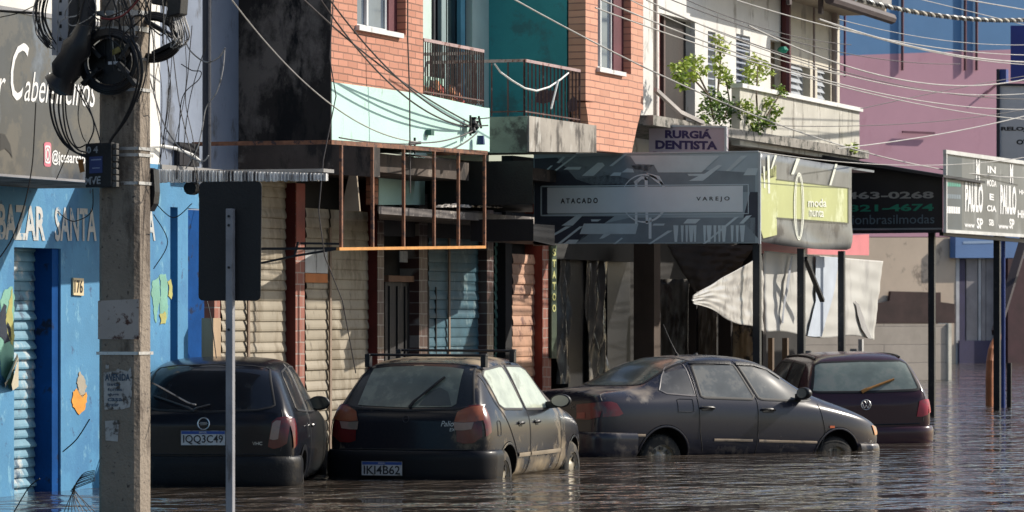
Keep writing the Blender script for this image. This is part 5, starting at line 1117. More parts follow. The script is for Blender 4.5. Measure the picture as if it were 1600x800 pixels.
# pink strip sign and tarps
o = MB(); pp(o, [(1190,376),(1358,366),(1358,399),(1190,396)], 'F', Yk+.5, 0, .04); o = o.build('pink_strip', M('pink_vinyl', (.62, .18, .20), .5, .1, 2)); setp(o, 'plain pink-red sign strip below the lime green box', 'sign')
TARP = M('white_tarp', (.72, .71, .67), .6, .05, 1.5, bump=.12, bscale=6, dirt=[((.50, .49, .47), .34, 1.2, .4)]); 
pbt = TARP.node_tree.nodes['Principled BSDF']; pbt.inputs['Subsurface Weight'].default_value = 0
def cloth(name, label, corners, mat, amp, seed, n=30, fall=None):
    """corners: 4 world points TL TR BR BL"""
    rnd = random.Random(seed); ph = [rnd.uniform(0, 6.3) for _ in range(9)]; TL, TR, BR_, BL = [Vector(c) for c in corners]; nr = (TR-TL).cross(BL-TL).normalized(); vs = []; fs = []
    for i in range(n+1):
        for j in range(n+1):
            s, t = i/n, j/n; p = (TL*(1-s)+TR*s)*(1-t)+(BL*(1-s)+BR_*s)*t
            d = amp*(1.6*math.sin(3*s+2*t+ph[0])+.8*math.sin(8*s-5*t+ph[1])+.45*math.sin(23*s+6*t+ph[2])+.3*math.sin(31*t-11*s+ph[3])+.35*math.sin(19*(s+t)+ph[4]))
            vs.append(p+nr*d+Vector((0, 0, .03*math.sin(3*math.pi*s+ph[5])*t)))
    for i in range(n):
        for j in range(n): q = i*(n+1)+j; fs.append((q, q+n+1, q+n+2, q+1))
    m = MB().add(vs, fs); o = m.build(name, mat, None, True); md = o.modifiers.new('s', 'SOLIDIFY'); md.thickness = .004; setp(o, label, 'tarp'); return o
Yt = Yk+.35
cloth('white_tarp', 'white tarpaulin stretched between the posts under the lime green side', [F(1196,392,Yt), F(1377,408,Yt), F(1366,530,Yt), F(1196,520,Yt)], TARP, .011, 3, 46)
Xt = XD(1150, 52.5)
for mm in (TARP,):
    n_ = mm.node_tree; pb = n_.nodes['Principled BSDF']; tr = n_.nodes.new('ShaderNodeBsdfTranslucent'); tr.inputs[0].default_value = (.7, .68, .62, 1); mx_ = n_.nodes.new('ShaderNodeMixShader'); mx_.inputs[0].default_value = .35
    n_.links.new(pb.outputs[0], mx_.inputs[1]); n_.links.new(tr.outputs[0], mx_.inputs[2]); n_.links.new(mx_.outputs[0], [q for q in n_.nodes if q.type == 'OUTPUT_MATERIAL'][0].inputs[0])
cloth('twisted_tarp', 'wrinkled translucent tarpaulin pulled to a point left of the corner post', [F(1079,462,Yk-.05), F(1192,398,Yt-.02), F(1196,520,Yt-.02), F(1083,474,Yk-.05)], M('clear_tarp', (.46, .44, .41), .35, .15, 2.5, bump=.4, bscale=6, dirt=((.28, .265, .25), .4, 3, 1)), .011, 5, 40)
cloth('brown_tarp', 'shaded brown cloth hanging under the ATACADO box', [S(1040,383,Xt+.5), S(1183,383,Xt+.5), S(1150,425,Xt+.5), S(1085,460,Xt+.5)], M('cloth_brown', (.11, .09, .08), .8, .15, 2), .04, 8, 20)
wt_ = [o for o in COL.objects if o.name.startswith('white_tarp')][0]
for q, c, nm in (([(1275,400),(1312,402),(1300,470),(1284,526),(1262,525),(1275,470)], (.46, .51, .58), 'blue_patch'), ([(1237,400),(1239,400),(1228,470),(1224,505),(1221,504),(1226,465)], (.30, .32, .36), 'fold_shade'), ([(1336,470),(1342,475),(1352,505),(1362,528),(1357,529),(1346,512)], (.34, .33, .32), 'fold_shade')):
    m = MB(); pp(m, jag(q, .8, 2, 3), 'F', Yt-.045, 0, .003); m.build(nm, M(nm+str(int(c[0]*100)), c, .7, .12, 3), wt_).matrix_parent_inverse = Matrix.Identity(4)  # fold strips are crease shade painted as darker colour on the tarp
for k, (xa, xb, ya, mt, lb) in enumerate(((1032,1076,436,'wet', 'grey wet plastic sheet covering a stall front left of the twisted tarp'), (1088,1122,470,'mud', 'mud-stained plastic sheet hanging below the point of the twisted tarp'), (1142,1180,500,'ochre', 'short ochre-stained cloth below the twisted tarp near the corner post'))):
    Xz = XD(1100, 55.5+k*.8); mt = {'wet': M('sheet_wet', (.22, .21, .19), .2, .5, 3, bump=.8, bscale=7, streak=.35, dirt=((.07, .06, .055), .42, 3.5, .4)), 'mud': M('sheet_mud', (.12, .10, .085), .3, .5, 3, bump=.6, bscale=7, streak=.3, dirt=((.30, .17, .08), .33, 3, .2)), 'ochre': M('sheet_ochre', (.36, .27, .17), .5, .4, 3, streak=.3, dirt=((.06, .06, .06), .42, 4))}[mt]
    cloth('plastic_sheet', lb, [S(xa,ya,Xz), S(xb,ya,Xz), S(xb,640,Xz), S(xa,640,Xz)], mt, .03, 20+k, 24)
for k, (xa, xb, y0_, mt, lb) in enumerate(((1076,1088,440,M('post_dark', (.02,.016,.016)), 'dark stall upright between the two plastic sheets'), (1122,1142,480,M('post_dark', (.02,.016,.016)), 'broad dark stall upright right of the mud-stained sheet'), (1200,1207,528,M('post_umber', (.14,.10,.07)), 'brown stall leg under the left end of the white tarp'), (1222,1230,528,M('post_umber', (.14,.10,.07)), 'brown stall leg left of the middle steel post'), (1341,1347,530,M('post_pale', (.45,.44,.42)), 'pale thin stall leg under the right end of the white tarp'))):
    Xz = XD(1100, 56.2+k*.7); m = MB(); m.prism([S(xa,y0_,Xz), S(xb,y0_,Xz), S(xb,660,Xz), S(xa,660,Xz)], (.1, 0, 0)); o = m.build('stall_upright', mt); setp(o, lb, 'post', 'uprights of the stall')
# side wall far behind the tarps (dark shop fronts)
o = MB(); Xz = XD(1150, 62); o.prism([S(1000,650,Xz), S(1192,650,Xz), S(1192,360,Xz), S(1000,360,Xz)], (.2, 0, 0)); o = o.build('stall_partition', M('stall_dark', (.03, .024, .022), .9, .3)); setp(o, 'dark boarded back of the stall behind the plastic sheets', 'partition')
for k, (x, h) in enumerate(((1214,540),(1262,548),(1290,552),(1334,545))):
    p = DD(x, HY, 88); b = 1.55-(h-HY)/FPX*88; o = MB().tube([(p.x, p.y, -.4), (p.x, p.y, b)], [.10, .085], 8).build('bollard', M('bollard_grey', (.10, .10, .10), .8)); setp(o, ('first', 'second', 'third', 'last')[k]+' stumpy grey bollard from the left behind the estate car roof', 'bollard', 'bollards behind the estate car')
# ================================================================ CONCRETE POLE
Ypl = -2.15; xp0 = None
POLC = M('pole_concrete', (.26, .215, .17), .9, .12, 3, bump=.7, bscale=30, dirt=[((.12, .095, .075), .42, 2.5, .3), ((.06, .05, .045), .27, 24)])
cpl = thing('concrete_pole', 'square concrete utility pole loaded with cable gear, in front of the blue shop', 'utility pole', (0, 0, 0))
D0 = 30.6; Xp = XD(195, D0); A = S(152, HY, Xp); B_ = S(216, HY, Xp); Cc = F(238, HY, B_.y)
cpl.location = (Xp, A.y, -.4); dpt = Cc.x-Xp
m = MB(); cx_, cy_ = Xp+dpt/2, (A.y+B_.y)/2; hw = abs(A.y-B_.y)/2
vs = []
for z, k in ((-.4, 1.0), (3, .985), (7.5, .93)):
    ch = .035
    for sx, sy in ((-1,1),(1,1),(1,-1),(-1,-1)):
        ax, ay = dpt/2*k, hw*k
        pts_ = [(sx*ax, sy*(ay-ch)), (sx*(ax-ch), sy*ay)]
        if sx*sy > 0: pts_ = pts_[::-1] 
        for q in (pts_ if (sx, sy) in ((-1,1),(1,1),(1,-1),(-1,-1)) else pts_): vs.append((cx_+q[0], cy_+q[1], z))
# order ring by angle
ring = []
for L_ in range(3):
    r_ = vs[L_*8:(L_+1)*8]; ring += sorted(r_, key=lambda v: math.atan2(v[1]-cy_, v[0]-cx_))
fs = [(L_*8+k, L_*8+(k+1) % 8, (L_+1)*8+(k+1) % 8, (L_+1)*8+k) for L_ in range(2) for k in range(8)]+[tuple(range(16, 24)), tuple(range(7, -1, -1))]
m.add(ring, fs); m.build('shaft', POLC, cpl)
STRAP = M('steel_strap', (.50, .50, .50), .4, .2, metal=.5, dirt=((.2, .18, .16), .3, 15))
for y_ in (232, 242, 286, 552, 20, 45, 92, 140):
    z = S(195, y_, Xp).z; hh = .012 if y_ not in (45, 20) else .02; m = MB(); e = .006
    m.box((Xp-e, B_.y-e, z-hh), (Xp-.001, A.y+e, z+hh)); m.box((Xp-e, B_.y-e, z-hh), (Cc.x+e, B_.y-.001, z+hh)); m.build('strap', STRAP, cpl)
m = MB(); pp(m, [(153,470),(217,467),(217,530),(153,530)], 'S', Xp-.006, 0); m.build('pasted_paper', M('paper_brown', (.44, .385, .35), .9, .12, 3, dirt=((.10, .05, .04), .36, 12)), cpl)
m = MB(); pp(m, [(162,582),(180,580),(184,576),(200,580),(204,574),(207,590),(206,618),(203,636),(190,640),(163,640),(162,610)], 'S', Xp-.006, 0); pp(m, [(165,570),(170,568),(170,576),(165,576)], 'S', Xp-.006, 0); pp(m, [(164,658),(186,656),(184,690),(165,688)], 'S', Xp-.006, 0); o = m.build('torn_poster', M('poster_torn', (.46, .44, .42), .9, .2, 6, dirt=((.10, .085, .075), .42, 14)), cpl)
m = MB(); text_quad(m, 'AVENIDA', [(164,584),(203,584),(203,595),(164,595)], 'S', Xp-.009, 0, .03); 
for k in range(5): text_quad(m, ('lista', 'fones', 'aluga', 'casa', 'tratar')[k], [(168,598+k*8),(186+k % 2*5,598+k*8),(186+k % 2*5,603+k*8),(168,603+k*8)], 'S', Xp-.009, 0, .02)
m.build_each('lettering', M('ink_faded_blue', (.05, .09, .14), .8, .2), o)
# splice box 04 MVE
Xb = Xp-.16; bx = thing('cable_box', 'black junction box stencilled 04 MVE with a blue label on the concrete pole', 'junction box', tuple(S(155, 290, Xb)))
m = MB(); m.prism([S(133,224,Xb), S(174,222,Xb), S(174,292,Xb), S(133,293,Xb)], (.15, 0, 0)); bo = m.build('box_body', BLK, bx, bev=.008)
m = MB()
for k in range(7): y_ = 224+k*10; m.prism([S(174,y_,Xb+.02), S(182,y_,Xb+.02), S(182,y_+8,Xb+.02), S(174,y_+8,Xb+.02)], (.05, 0, 0))
m.build('hinge', M('hinge_grey', (.10, .095, .09), .5, .3), bx, bev=.004)
m = MB(); pp(m, [(139.5,245),(160,244),(160,270),(139.5,271)], 'S', Xb-.003, 0); o = m.build('label', M('label_blue', (.035, .055, .17), .5, .1, bump=0), bx)
m = MB(); pp(m, [(142,249),(158,248),(158,250),(142,251)], 'S', Xb-.005, 0); pp(m, [(144,262),(156,261.5),(156,263),(144,263.5)], 'S', Xb-.005, 0); m.build('print_line', M('line_pale2', (.25, .3, .45), .5, 0, bump=0), o)
m = MB(); text_quad(m, '0 4', [(135.5,229),(153,228),(153,239),(135.5,240)], 'S', Xb-.004, 0, .03); text_quad(m, 'MVE', [(133,277),(157,275),(157,287.5),(133,289)], 'S', Xb-.004, 0, .03); m.build_each('lettering', M('stencil_grey', (.30, .32, .34), .6, .2, 10, dirt=((.01, .01, .012), .4, 40)), bx)
tg = MB(); tg.prism([S(121,250,Xb), S(129,248,Xb), S(132,268,Xb), S(125,270,Xb)], (.006, 0, 0)); o = tg.build('cable_tag', M('tag_orange', (.32, .12, .02), .5)); setp(o, 'small orange cable tag hanging left of the black junction box', 'tag')
# splice closure, reserve rings, boards
Xc2 = Xp-.3
def lumpy(name, label, P, R, mat, cat, n=14):
    m = MB(); m.tube([S(x, y, Xc2) for x, y in P], R, n); o = m.build(name, mat, None, True); setp(o, label, cat); return o
lumpy('splice_closure', 'black tapered cable splice closure hanging left of the pole', [(132,40),(126,62),(120,75),(112,90),(104,108),(99,122),(92,134),(86,141)], [.06,.085,.12,.10,.125,.095,.13,.06], BLK, 'splice closure')
m = MB(); c_ = S(83, 124, Xc2); m.prism([S(73,118,Xc2), S(90,128,Xc2), S(112,138,Xc2), S(100,146,Xc2), S(76,140,Xc2)], (.06, 0, 0)); o = m.build('closure_bracket', BLK); setp(o, 'angular black bracket at the lower end of the splice closure', 'bracket')
def ring_holder(label, cx, cy, rx, ry, X, wd, brk=(), strap=True):
    t = thing('cable_reserve', label, 'cable holder', tuple(S(cx, cy, X)), 'cable reserve holders on the concrete pole'); m = MB(); n = 48; rr = 6
    for k in range(3):
        P = [S(cx+(rx-k*3)*math.cos(2*math.pi*i/n), cy+(ry-k*3)*math.sin(2*math.pi*i/n), X-.02*k) for i in range(n+1)]; m.tube(P, .024, 6, cap=False)
    m.build('cable_coil', CABLE, t, True)
    for a in brk:
        p0, p1 = a; m = MB(); m.bar(S(*p0, X-.05), S(*p1, X-.05), .075, .03); m.build('holder_arm', BLK, t)
    return t
ring_holder('big round black cable reserve wound round a cross holder in front of the pole', 172, 96, 46, 48, Xp-.14, .05, (((128,60),(160,90)), ((186,98),(214,134)), ((130,132),(156,108)), ((190,92),(212,56))))
ring_holder('black cable reserve ring sticking out right of the pole', 236, 58, 46, 36, Xp+.20, .05, (((230,34),(272,58)), ((240,84),(276,66))))
m = MB(); cen = (172, 96); P = [(cen[0]+34*math.cos(a), cen[1]+36*math.sin(a)) for a in [math.radians(q*15) for q in range(24)]]; pp(m, P, 'S', Xp-.13, 0, .06); o = m.build('round_plate', BLK); setp(o, 'black disc in the middle of the big cable reserve', 'plate')
m = MB(); m.prism([S(172,79,Xp-.20), S(189,71,Xp-.20), S(192,79,Xp-.20), S(175,87,Xp-.20)], (.008, 0, 0)); o = m.build('yellow_tag', M('tag_olive', (.20, .17, .05), .6, .3, 30)); setp(o, 'tilted yellowish tag in the big cable reserve', 'tag')
m = MB(); m.prism([S(169,96,Xp-.20), S(188,96,Xp-.20), S(188,100,Xp-.20), S(169,101,Xp-.20)], (.006, 0, 0)); o = m.build('steel_plate', M('plate_steel', (.55, .57, .6), .4)); setp(o, 'bright steel plate across the big cable reserve', 'plate')
Xw = Xp-.1
wb = thing('cable_board', 'upright pale grey mounting board with rows of slots, left of the pole top', 'board', tuple(S(95, 85, Xw)))
m = MB(); m.prism([S(81,-30,Xw), S(106,-30,Xw), S(106,60,Xw), S(97,86,Xw), S(81,86,Xw)], (.04, 0, 0)); m.build('board_plate', M('board_paint', (.40, .42, .47), .5, .08, 3), wb)
m = MB()
for k in range(6): y_ = 1+k*20; pp(m, [(92,y_-3),(96.5,y_-3),(96.5,y_+3),(92,y_+3)], 'S', Xw-.003, 0) if y_ < 80 else None
m.build('slot', DK, wb)
m = MB(); m.prism([S(107,-30,Xw-.05), S(122,-30,Xw-.05), S(122,60,Xw-.05), S(107,64,Xw-.05)], (.14, 0, 0)); m.prism([S(123,-30,Xw-.12), S(140,-30,Xw-.12), S(138,64,Xw-.12), S(124,62,Xw-.12)], (.14, 0, 0)); o = m.build('equipment_case', M('case_navy', (.012, .015, .024), .5, .3), None, bev=.01); setp(o, 'pair of tall dark equipment cases beside the pale mounting board', 'equipment')
m = MB(); m.prism([S(258,-20,Xp-.1), S(284,-20,Xp-.1), S(281,22,Xp-.1), S(262,26,Xp-.1)], (.15, 0, 0)); m.prism([S(236,-10,Xp), S(262,-10,Xp), S(258,10,Xp), S(236,6,Xp)], (.1, 0, 0)); o = m.build('terminal_box', BLK, None, bev=.01); setp(o, 'black terminal box above the tangled skein of wires right of the pole', 'junction box')
m = MB(); m.prism([S(240,265,Xp+.25), S(242,300,Xp+.25), S(240,318,Xp+.25), S(233,330,Xp+.25), S(233,262,Xp+.25)], (.1, 0, 0)); o = m.build('meter_shield', BLK); setp(o, 'black curved plate sticking out behind the pole below the awning edge', 'plate')
m = MB(); c_ = F(300, 294, -.9); m.tube([c_+Vector((-.05,0,0)), c_+Vector((.05,0,0))], .06, 12); m.bar(c_, c_+Vector((0, .1, .12)), .02); o = m.build('bell', DK); setp(o, 'small round dark bell under the corrugated awning edge', 'bell')
# hanging loops (each a cable)
CABB = 'cables and wires hanging round the pole'
rl_ = random.Random(11)
def cable(P, r, label, mat=CABLE, X=None, name='cable', group=CABB, sm=8):
    Q = [S(x, y, (X if X is not None else Xp-.25)+(p[2] if len(p) > 2 else 0)) for p in P for x, y in [p[:2]]]
    out = []
    n = len(Q)
    for i in range(n-1):
        p0, p1, p2, p3 = Q[max(0,i-1)], Q[i], Q[i+1], Q[min(n-1,i+2)]
        for k in range(sm):
            t = k/sm; out.append(.5*((2*p1)+(p2-p0)*t+(2*p0-5*p1+4*p2-p3)*t*t+(3*p1-p0-3*p2+p3)*t**3))
    out.append(Q[-1]); o = MB().tube(out, r, 5).build(name, mat, None, True); setp(o, label, 'cable', group); return o
W = .0045
LOOPS = [
 ([(80,140),(78,165),(84,195),(98,222),(118,238),(134,242)], .009, 'outermost black loop from the splice closure to the junction box'),
 ([(86,142),(84,170),(92,205),(110,232),(134,246)], .008, 'second black loop from the splice closure to the junction box'),
 ([(93,143),(92,175),(100,210),(116,236),(134,244)], .008, 'third black loop from the splice closure to the junction box'),
 ([(98,143),(99,180),(106,215),(122,234),(136,238)], .007, 'innermost black loop from the splice closure to the junction box'),
 ([(102,140),(104,185),(118,228),(134,226)], .006, 'thin loop hanging just inside the splice closure loops'),
 ([(118,135),(132,160),(145,185),(146,205),(138,224)], .006, 'black cable curving out and down to the top of the junction box'),
 ([(124,132),(140,170),(152,205),(158,226)], .005, 'black cable dropping straight to the junction box lid'),
 ([(128,130),(122,180),(128,210),(134,222)], .004, 'thin wire dropping to the left corner of the junction box'),
 ([(206,60),(218,85),(222,115),(214,150),(198,185),(176,215),(172,224)], .012, 'thick black cable sweeping round the pole front to the junction box'),
 ([(200,60),(212,90),(216,120),(208,155),(192,190),(172,220)], .009, 'second thick cable sweeping round the pole front'),
 ([(236,-10),(234,40),(232,80),(226,125),(214,160)], .007, 'black cable running down the sunlit edge of the pole'),
 ([(64,-10),(61,20),(64,45),(72,62),(80,68)], .006, 'outer curl of cable left of the mounting board'),
 ([(70,-10),(66,20),(69,42),(76,58),(81,62)], .006, 'middle curl of cable left of the mounting board'),
 ([(77,-10),(71,18),(73,38),(81,55)], .006, 'inner curl of cable left of the mounting board'),
 ([(60,-8),(58,25),(62,52),(74,72),(82,76)], .004, 'lowest thin curl of cable left of the mounting board'),
 ([(132,-10),(140,10),(150,20),(165,26),(185,20),(205,10),(215,-6)], .006, 'black cable looping across the pole top'),
 ([(134,10),(144,24),(158,34),(152,48),(140,42),(146,30)], .005, 'tangled curl of cable left of the pole top'),
 ([(136,20),(152,30),(150,44),(138,56),(148,60)], .005, 'lower tangled curl of cable left of the pole top'),
 ([(190,-10),(200,14),(206,34),(210,60)], .006, 'cable slanting down the top of the pole face'),
 ([(186,-10),(196,20),(203,45),(205,70)], .004, 'thin cable slanting down the top of the pole face'),
 ([(136,108),(145,112),(156,110),(162,104)], .006, 'short cable bridging left of the big cable reserve'),
 ([(134,118),(146,124),(158,120)], .005, 'lower short cable bridging left of the big cable reserve'),
 ([(168,58),(186,72),(195,90),(194,118),(186,134)], .005, 'thin cable curving over the middle of the big cable reserve'),
]
for P, r, lb in LOOPS: cable(P, r, lb)
cable([(158,28),(172,30),(188,26),(200,18),(214,2),(218,-8)], .008, 'dark red cable crossing the top of the pole', M('cable_red', (.14, .015, .02), .5, .2, bump=0))
for i in range(11):
    x0 = 262+i*1.8; w_ = 8+rl_.random()*10
    cable([(x0, 16), (x0-w_*.5+rl_.uniform(-3,3), 35+rl_.random()*8), (x0-w_*.3+8, 60+rl_.random()*12), (x0+6, 74+rl_.uniform(-3,3)), (x0+14+rl_.random()*4, 55+rl_.random()*10), (x0+10, 30), (x0+6, 16)], .0045, 'one thin wire of the tangled skein below the black terminal box', CABLE if i % 2 else CABW, Xp-.05+i*.012, 'wire', 'thin wires in the tangled skein')
THIN = [
 ([(288,62),(300,82),(322,97),(342,90),(352,75)], .006, 'white wire sagging right from the skein to a knot by the black wall', 1),
 ([(351,76),(348,110),(338,145),(322,168),(316,200),(308,232),(290,264)], .005, 'white wire falling from the knot past the drain pipe', 1),
 ([(231,112),(246,165),(262,205),(290,240),(316,252),(326,243)], .006, 'pale wire swooping from the pole to a hooked end by the drain pipe', 1),
 ([(283,100),(300,110),(314,112),(310,125),(286,150),(280,200),(276,280)], .004, 'thin dark wire with a curled top right of the pole', 0),
 ([(270,80),(280,160),(296,230),(309,290),(316,370),(318,440),(330,500),(338,560)], .004, 'thin dark wire hanging down by the black street sign', 0),
 ([(300,40),(294,110),(290,160),(302,220),(312,300)], .0035, 'thin dark wire running down the pale wall', 0),
 ([(322,70),(300,140),(290,200),(286,262)], .0035, 'thin slanting wire over the pale recessed wall', 0),
 ([(56,160),(54,200),(50,260),(38,320),(20,370),(0,402)], .005, 'thin black cable curving down to the left edge over the painted letters', 0),
 ([(110,228),(96,262),(88,280)], .004, 'short thin wire slanting left from the junction box loops', 0),
 ([(145,295),(143,330),(120,345),(104,342),(90,330)], .004, 'thin cable drooping below the junction box over the painted letters', 0),
 ([(240,335),(262,378),(240,420)], .004, 'dark wire hanging right of the pole above the peeled patches', 0),
 ([(237,310),(270,340),(300,318)], .004, 'dark wire slung under the corrugated awning edge', 0),
 ([(238,598),(255,607),(292,628),(306,632)], .006, 'grey wire lying over the hatchback from the pole edge', 1),
 ([(98,706),(120,686),(140,655)], .005, 'thin black wire slanting up from the blue wall to the pole', 0),
 ([(0,17),(30,19),(62,21)], .010, 'thick black cable entering from the left edge above the banner', 0),
 ([(0,27),(30,20),(60,6)], .004, 'thin wire crossing above the banner at the left edge', 0),
 ([(22,800),(45,762),(62,748)], .005, 'black wire trailing into the water at the foot of the blue shutter', 0),
]
for P, r, lb, wh in THIN: cable(P, r*1.05, lb, CABW if wh else CABLE, Xp-.02 if P[0][0] < 200 else Xp+.4, 'wire', 'thin wires hanging near the pole')
for i in range(9):
    a = 100+i*5; cable([(148, 735+i*2), (128-i*2, 742+i*3), (112+i, 766+rl_.random()*14), (100+i*6, 800)], .0035, 'one black cable end trailing into the water at the pole\'s foot', CABLE, Xp+.1+i*.02, 'wire', 'cable ends in the water at the foot of the pole')
# ================================================================ PARKING SIGN
Dg = 29.6; Xg = XD(360, Dg)
ps = thing('street_sign', 'street sign seen from its black back on a thin grey post', 'street sign', (Xg, S(360, HY, Xg).y, -.42))
m = MB(); o_ = rounded([(311,284),(409,283),(407,470),(310,470)], 9, 4); m.prism([S(x, y, Xg+.04) for x, y in o_], (.006, 0, 0)); m.build('sign_plate', M('sign_back', (.013, .013, .015), .6, .2), ps)
m = MB(); q = S(360, 326, Xg); yy = S(360, HY, Xg).y; m.box((Xg-.028, yy-.028, -.42), (Xg+.028, yy+.028, q.z)); m.build('post', M('galvanised', (.26, .26, .28), .6, .2, 4, dirt=[((.12, .11, .11), .35, 8, .2)]), ps, bev=.006)
m = MB()
for y_ in (338, 352, 418, 515): z = S(360, y_, Xg).z; m.tube([(Xg-.036, yy, z), (Xg-.029, yy, z)], .010, 8)
m.build('bolt', DK, ps)
o = MB().box((FU(318, .0), -.1, -.3), (FU(330, .0), .02, F(318,497,0).z)).build('wooden_post', M('wood_pale', (.42, .30, .19), .8, .2, 4, streak=.1)); setp(o, 'short pale wooden post behind the roof of the two-door hatchback', 'post')
# ================================================================ OVERHEAD LINES along the street
def span(a, b, sag, r, label, mat, Y, Y2=None, n=28, name='overhead_wire', tw=0):
    p0 = F(a[0], a[1], Y); p1 = F(b[0], b[1], Y2 if Y2 is not None else Y); P = []
    for i in range(n+1):
        t = i/n; P.append(p0.lerp(p1, t)-Vector((0, 0, 4*sag*t*(1-t))))
    m = MB()
    if tw:
        N = 140
        for s_ in range(3):
            Q = []
            for i in range(N+1):
                t = i/N; c = p0.lerp(p1, t)-Vector((0, 0, 4*sag*t*(1-t))); an = 2*math.pi*(t*tw+s_/3); Q.append(c+Vector((0, math.cos(an), math.sin(an)))*r*1.1)
            m.tube(Q, r, 5, s_)
        o = m.build(name, [CABLE, CABLE, M('strand_bare', (.7, .68, .62), .4, .1, metal=.4, bump=0)], None, True)
    else: o = m.tube(P, r, 6).build(name, mat, None, True)
    setp(o, label, 'overhead wire', 'overhead wires along the street'); return o
LW = M('line_pale_wire', (.40, .385, .36), .5, .2, bump=0); LB = M('line_dark_wire', (.06, .05, .05), .6, .2, bump=0)
SP = [((1336,-2),(1606,31),.10,.030,'thick twisted three-strand line across the top right corner',LB,22),
 ((1490,-4),(1606,16),.0,.022,'straight pale line just above the twisted line',LW,0),
 ((1280,30),(1606,97),.12,.030,'thick pale line dropping right across the blue and pink wall',LW,0),
 ((1300,38),(1606,101),.10,.018,'thin pale line close under the thick pale one',LW,0),
 ((1170,40),(1606,123),.35,.024,'pale line sagging through the middle of the pink wall',LW,0),
 ((1150,0),(1606,86),.15,.018,'thin pale line starting at the cream eave',LW,0),
 ((1430,-3),(1606,40),.0,.014,'thin line crossing the blue wall near the top right',LW,0),
 ((1310,30),(1606,70),.1,.012,'faint line over the blue wall',LW,0),
 ((1010,0),(1606,146),.35,.018,'long pale line from the cream building across the pink wall',LW,0),
 ((1030,12),(1606,155),.25,.016,'long dull line next below it across the pink wall',LB,0),
 ((940,0),(1606,171),.30,.020,'long pale line passing the louvred windows',LW,0),
 ((930,12),(1606,187),.20,.018,'lowest long pale line passing the louvred windows',LW,0),
 ((1040,-4),(1500,100),.2,.014,'thin dark line above the eave of the cream building',LB,0),
 ((1060,-6),(1330,70),.1,.012,'short dark line by the cream eave',LB,0),
 ((985,0),(1320,118),.1,.014,'thin line crossing the white stucco wall',LW,0),
 ((1345,170),(1606,118),-.02,.014,'dark thin line rising right across the lower pink wall',LB,0),
 ((1200,196),(1606,170),.1,.014,'dark thin line nearly level across the parapet and pink wall',LB,0),
 ((1310,232),(1606,180),.05,.020,'pale cable rising right from behind the parapet',LW,0),
 ((1185,237),(1606,245),.15,.014,'pale cable running level over the top edge of the black sign',LW,0)]
for a, b, sg_v, r, lb, mt, tw in SP: span(a, b, sg_v, r*(.62 if tw else .42), lb, mt, -2.3, -2.3, tw=tw)
span((798,-4),(1606,278),.45,.009,'long pale cable from over the teal wall down to the black sign',LW,-1.2,-2.1)
span((358,-6),(655,222),.30,.007,'pale cable from the top of the black wall to the mint band',LW,-.7,-.25)
for k, (a, b, s_) in enumerate((((498,-5),(728,198),.25), ((512,-5),(742,200),.2), ((470,-5),(735,192),.1))): span(a, b, s_, .009, ('left', 'middle', 'straightest')[k]+' of the three thin wires running down to the insulators on the mint band', LB, -.6, -.22)
for k, (a, b, s_) in enumerate((((640,222),(738,205),.05), ((648,228),(745,208),.12), ((530,215),(648,225),.02))): span(a, b, s_, .008, ('upper', 'lower', 'leftmost')[k]+' short dark wire along the mint band', LB, -.3)
m = MB(); m.tube([F(521,-5,-.7), F(515,90,-.7), F(525,150,-.7), F(505,250,-.7), F(498,330,-.7), F(507,400,-.7), F(535,470,-.7), F(556,583,-.7)], .006, 5); o = m.build('wire', LB, None, True); setp(o, 'long thin wire hanging from the brick corner down over the cream shutter', 'cable', 'loose wires on the brick building')
m = MB(); m.tube([F(637,-5,-.5), F(637,60,-.5), F(640,150,-.5), F(641,302,-.5)], .008, 5); o = m.build('wire', LB, None, True); setp(o, 'straight black wire dropping past the mint band into the iron frame', 'cable', 'loose wires on the brick building')
ins = thing('insulator_rack', 'cluster of dark insulators and brackets on the right end of the mint band', 'insulators', tuple(F(740, 200, Yf-.1)))
m = MB(); y = Yf-.1
for (x, y0_) in ((739,190),(743,196),(738,202)): c = F(x, y0_, y); m.tube([c-Vector((0,0,.05)), c-Vector((0,0,.02)), c+Vector((0,0,.02)), c+Vector((0,0,.05))], [.02, .045, .03, .045], 8)
m.build('insulator', DK, ins)
m = MB(); m.bar(F(735,212,y), F(735,180,y), .02); m.bar(F(748,182,y), F(752,200,y), .02); m.bar(F(730,198,y), F(762,196,y), .015); m.bar(F(745,186,y), F(766,184,y), .012); m.bar(F(648,240,y), F(648,215,y), .02); m.bar(F(640,225,y), F(656,223,y), .03); m.build('bracket', DK, ins)
m = MB(); c = F(751, 219, y); m.tube([c-Vector((0,0,.05)), c+Vector((0,0,.05))], [.05, .04], 8); m.build('blue_insulator', M('insul_blue', (.02, .05, .16), .4), ins)
o = MB(); c = F(672, 207, Yf-.05); o.box(c-Vector((.05,.03,.03)), c+Vector((.05,.03,.03))); o = o.build('small_bracket', M('bracket_green', (.03, .12, .10), .5)); setp(o, 'tiny green bracket on the mint band', 'bracket')
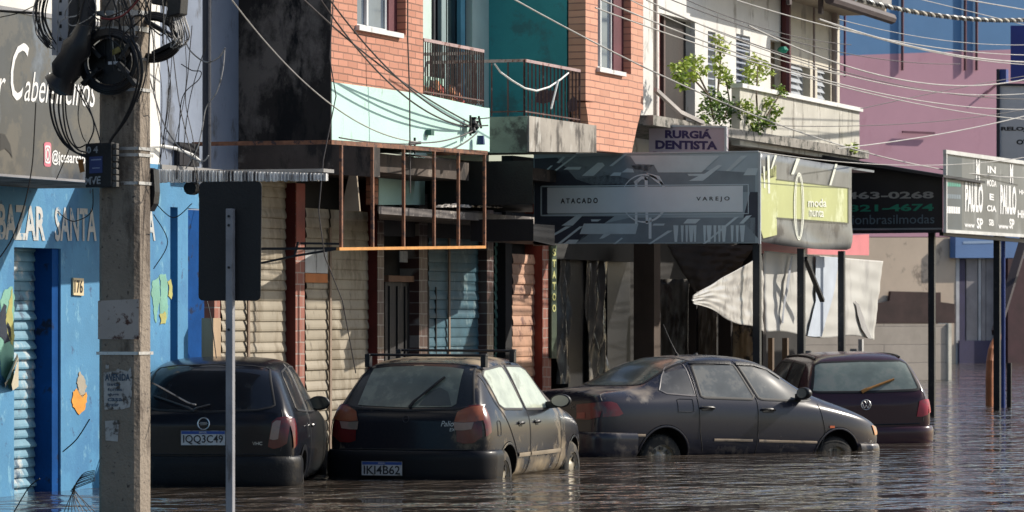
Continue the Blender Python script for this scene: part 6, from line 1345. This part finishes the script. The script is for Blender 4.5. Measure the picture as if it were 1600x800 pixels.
for (sa, Xh, lb) in (((344,36,366,48), u1-.02, 'dark floodlight bracket on the sooty black wall'),):
    m = MB(); m.prism([S(sa[0]-4,sa[1]+2,Xh), S(sa[2],sa[1]+3,Xh), S(sa[2]+2,sa[3],Xh), S(sa[0],sa[3]+4,Xh)], (-.10, 0, 0)); m.bar(S(340,43,Xh-.06), S(362,45,Xh-.06), .04, .03); o = m.build('floodlight', DK); setp(o, lb, 'lamp')
# garland on the second railing
cv = F(765, 95, -.1)
def gar(P, lb, Y):
    m = MB(); Q = [F(x, y, Y) for x, y in P]; m.tube(Q, .012, 5); o = m.build('plastic_ribbon', WHT, None, True); setp(o, lb, 'ribbon')
gar([(773,100),(782,113),(800,126),(820,138),(838,142),(858,136),(876,124),(888,114)], 'white plastic ribbon sagging along the second balcony railing', Yf-.06)
gar([(872,126),(866,150),(861,170)], 'short white ribbon hanging from the sagging one', Yf-.08)


# the rest of the tangle at the pole top
rd = random.Random(31)
for k in range(30):
    x0 = rd.uniform(126, 236); x1 = x0+rd.uniform(-34, 30); y1 = rd.uniform(30, 112); xm_ = (x0+x1)/2+rd.uniform(-26, 26)
    if k % 3 == 0: P = [(x0, -8), (xm_, y1*.5), (x1, y1), (x1+rd.uniform(-14, 14), y1*.55), (x1+rd.uniform(-10, 10), -8)]
    elif k % 3 == 1: x0 = rd.uniform(58, 80); P = [(x0, -8), (x0-rd.uniform(2, 9), 22), (x0+rd.uniform(-3, 6), 52), (x0+16, 66+rd.uniform(0, 12))]
    else: P = [(x0, -8), (xm_, 22), (x1, y1*.6), (x1+rd.uniform(-8, 8), y1+rd.uniform(0, 50))]
    cable(P, rd.uniform(.0035, .0075), 'one of the loose black wires tangled round the top of the concrete pole', CABLE if k % 4 else CABW, Xp-.2+rd.uniform(-.06, .06), 'wire', 'loose black wires tangled at the pole top')
for k in range(7):
    x0 = rd.uniform(242, 312); cable([(x0, -8), (x0+rd.uniform(-8, 8), 60), (x0+rd.uniform(-14, 10), 140), (x0+rd.uniform(-20, 20), rd.uniform(210, 300))], .003, 'one of the fine dark wires hanging over the pale recessed wall', CABLE, Xp+.5, 'wire', 'fine dark wires over the pale recessed wall')
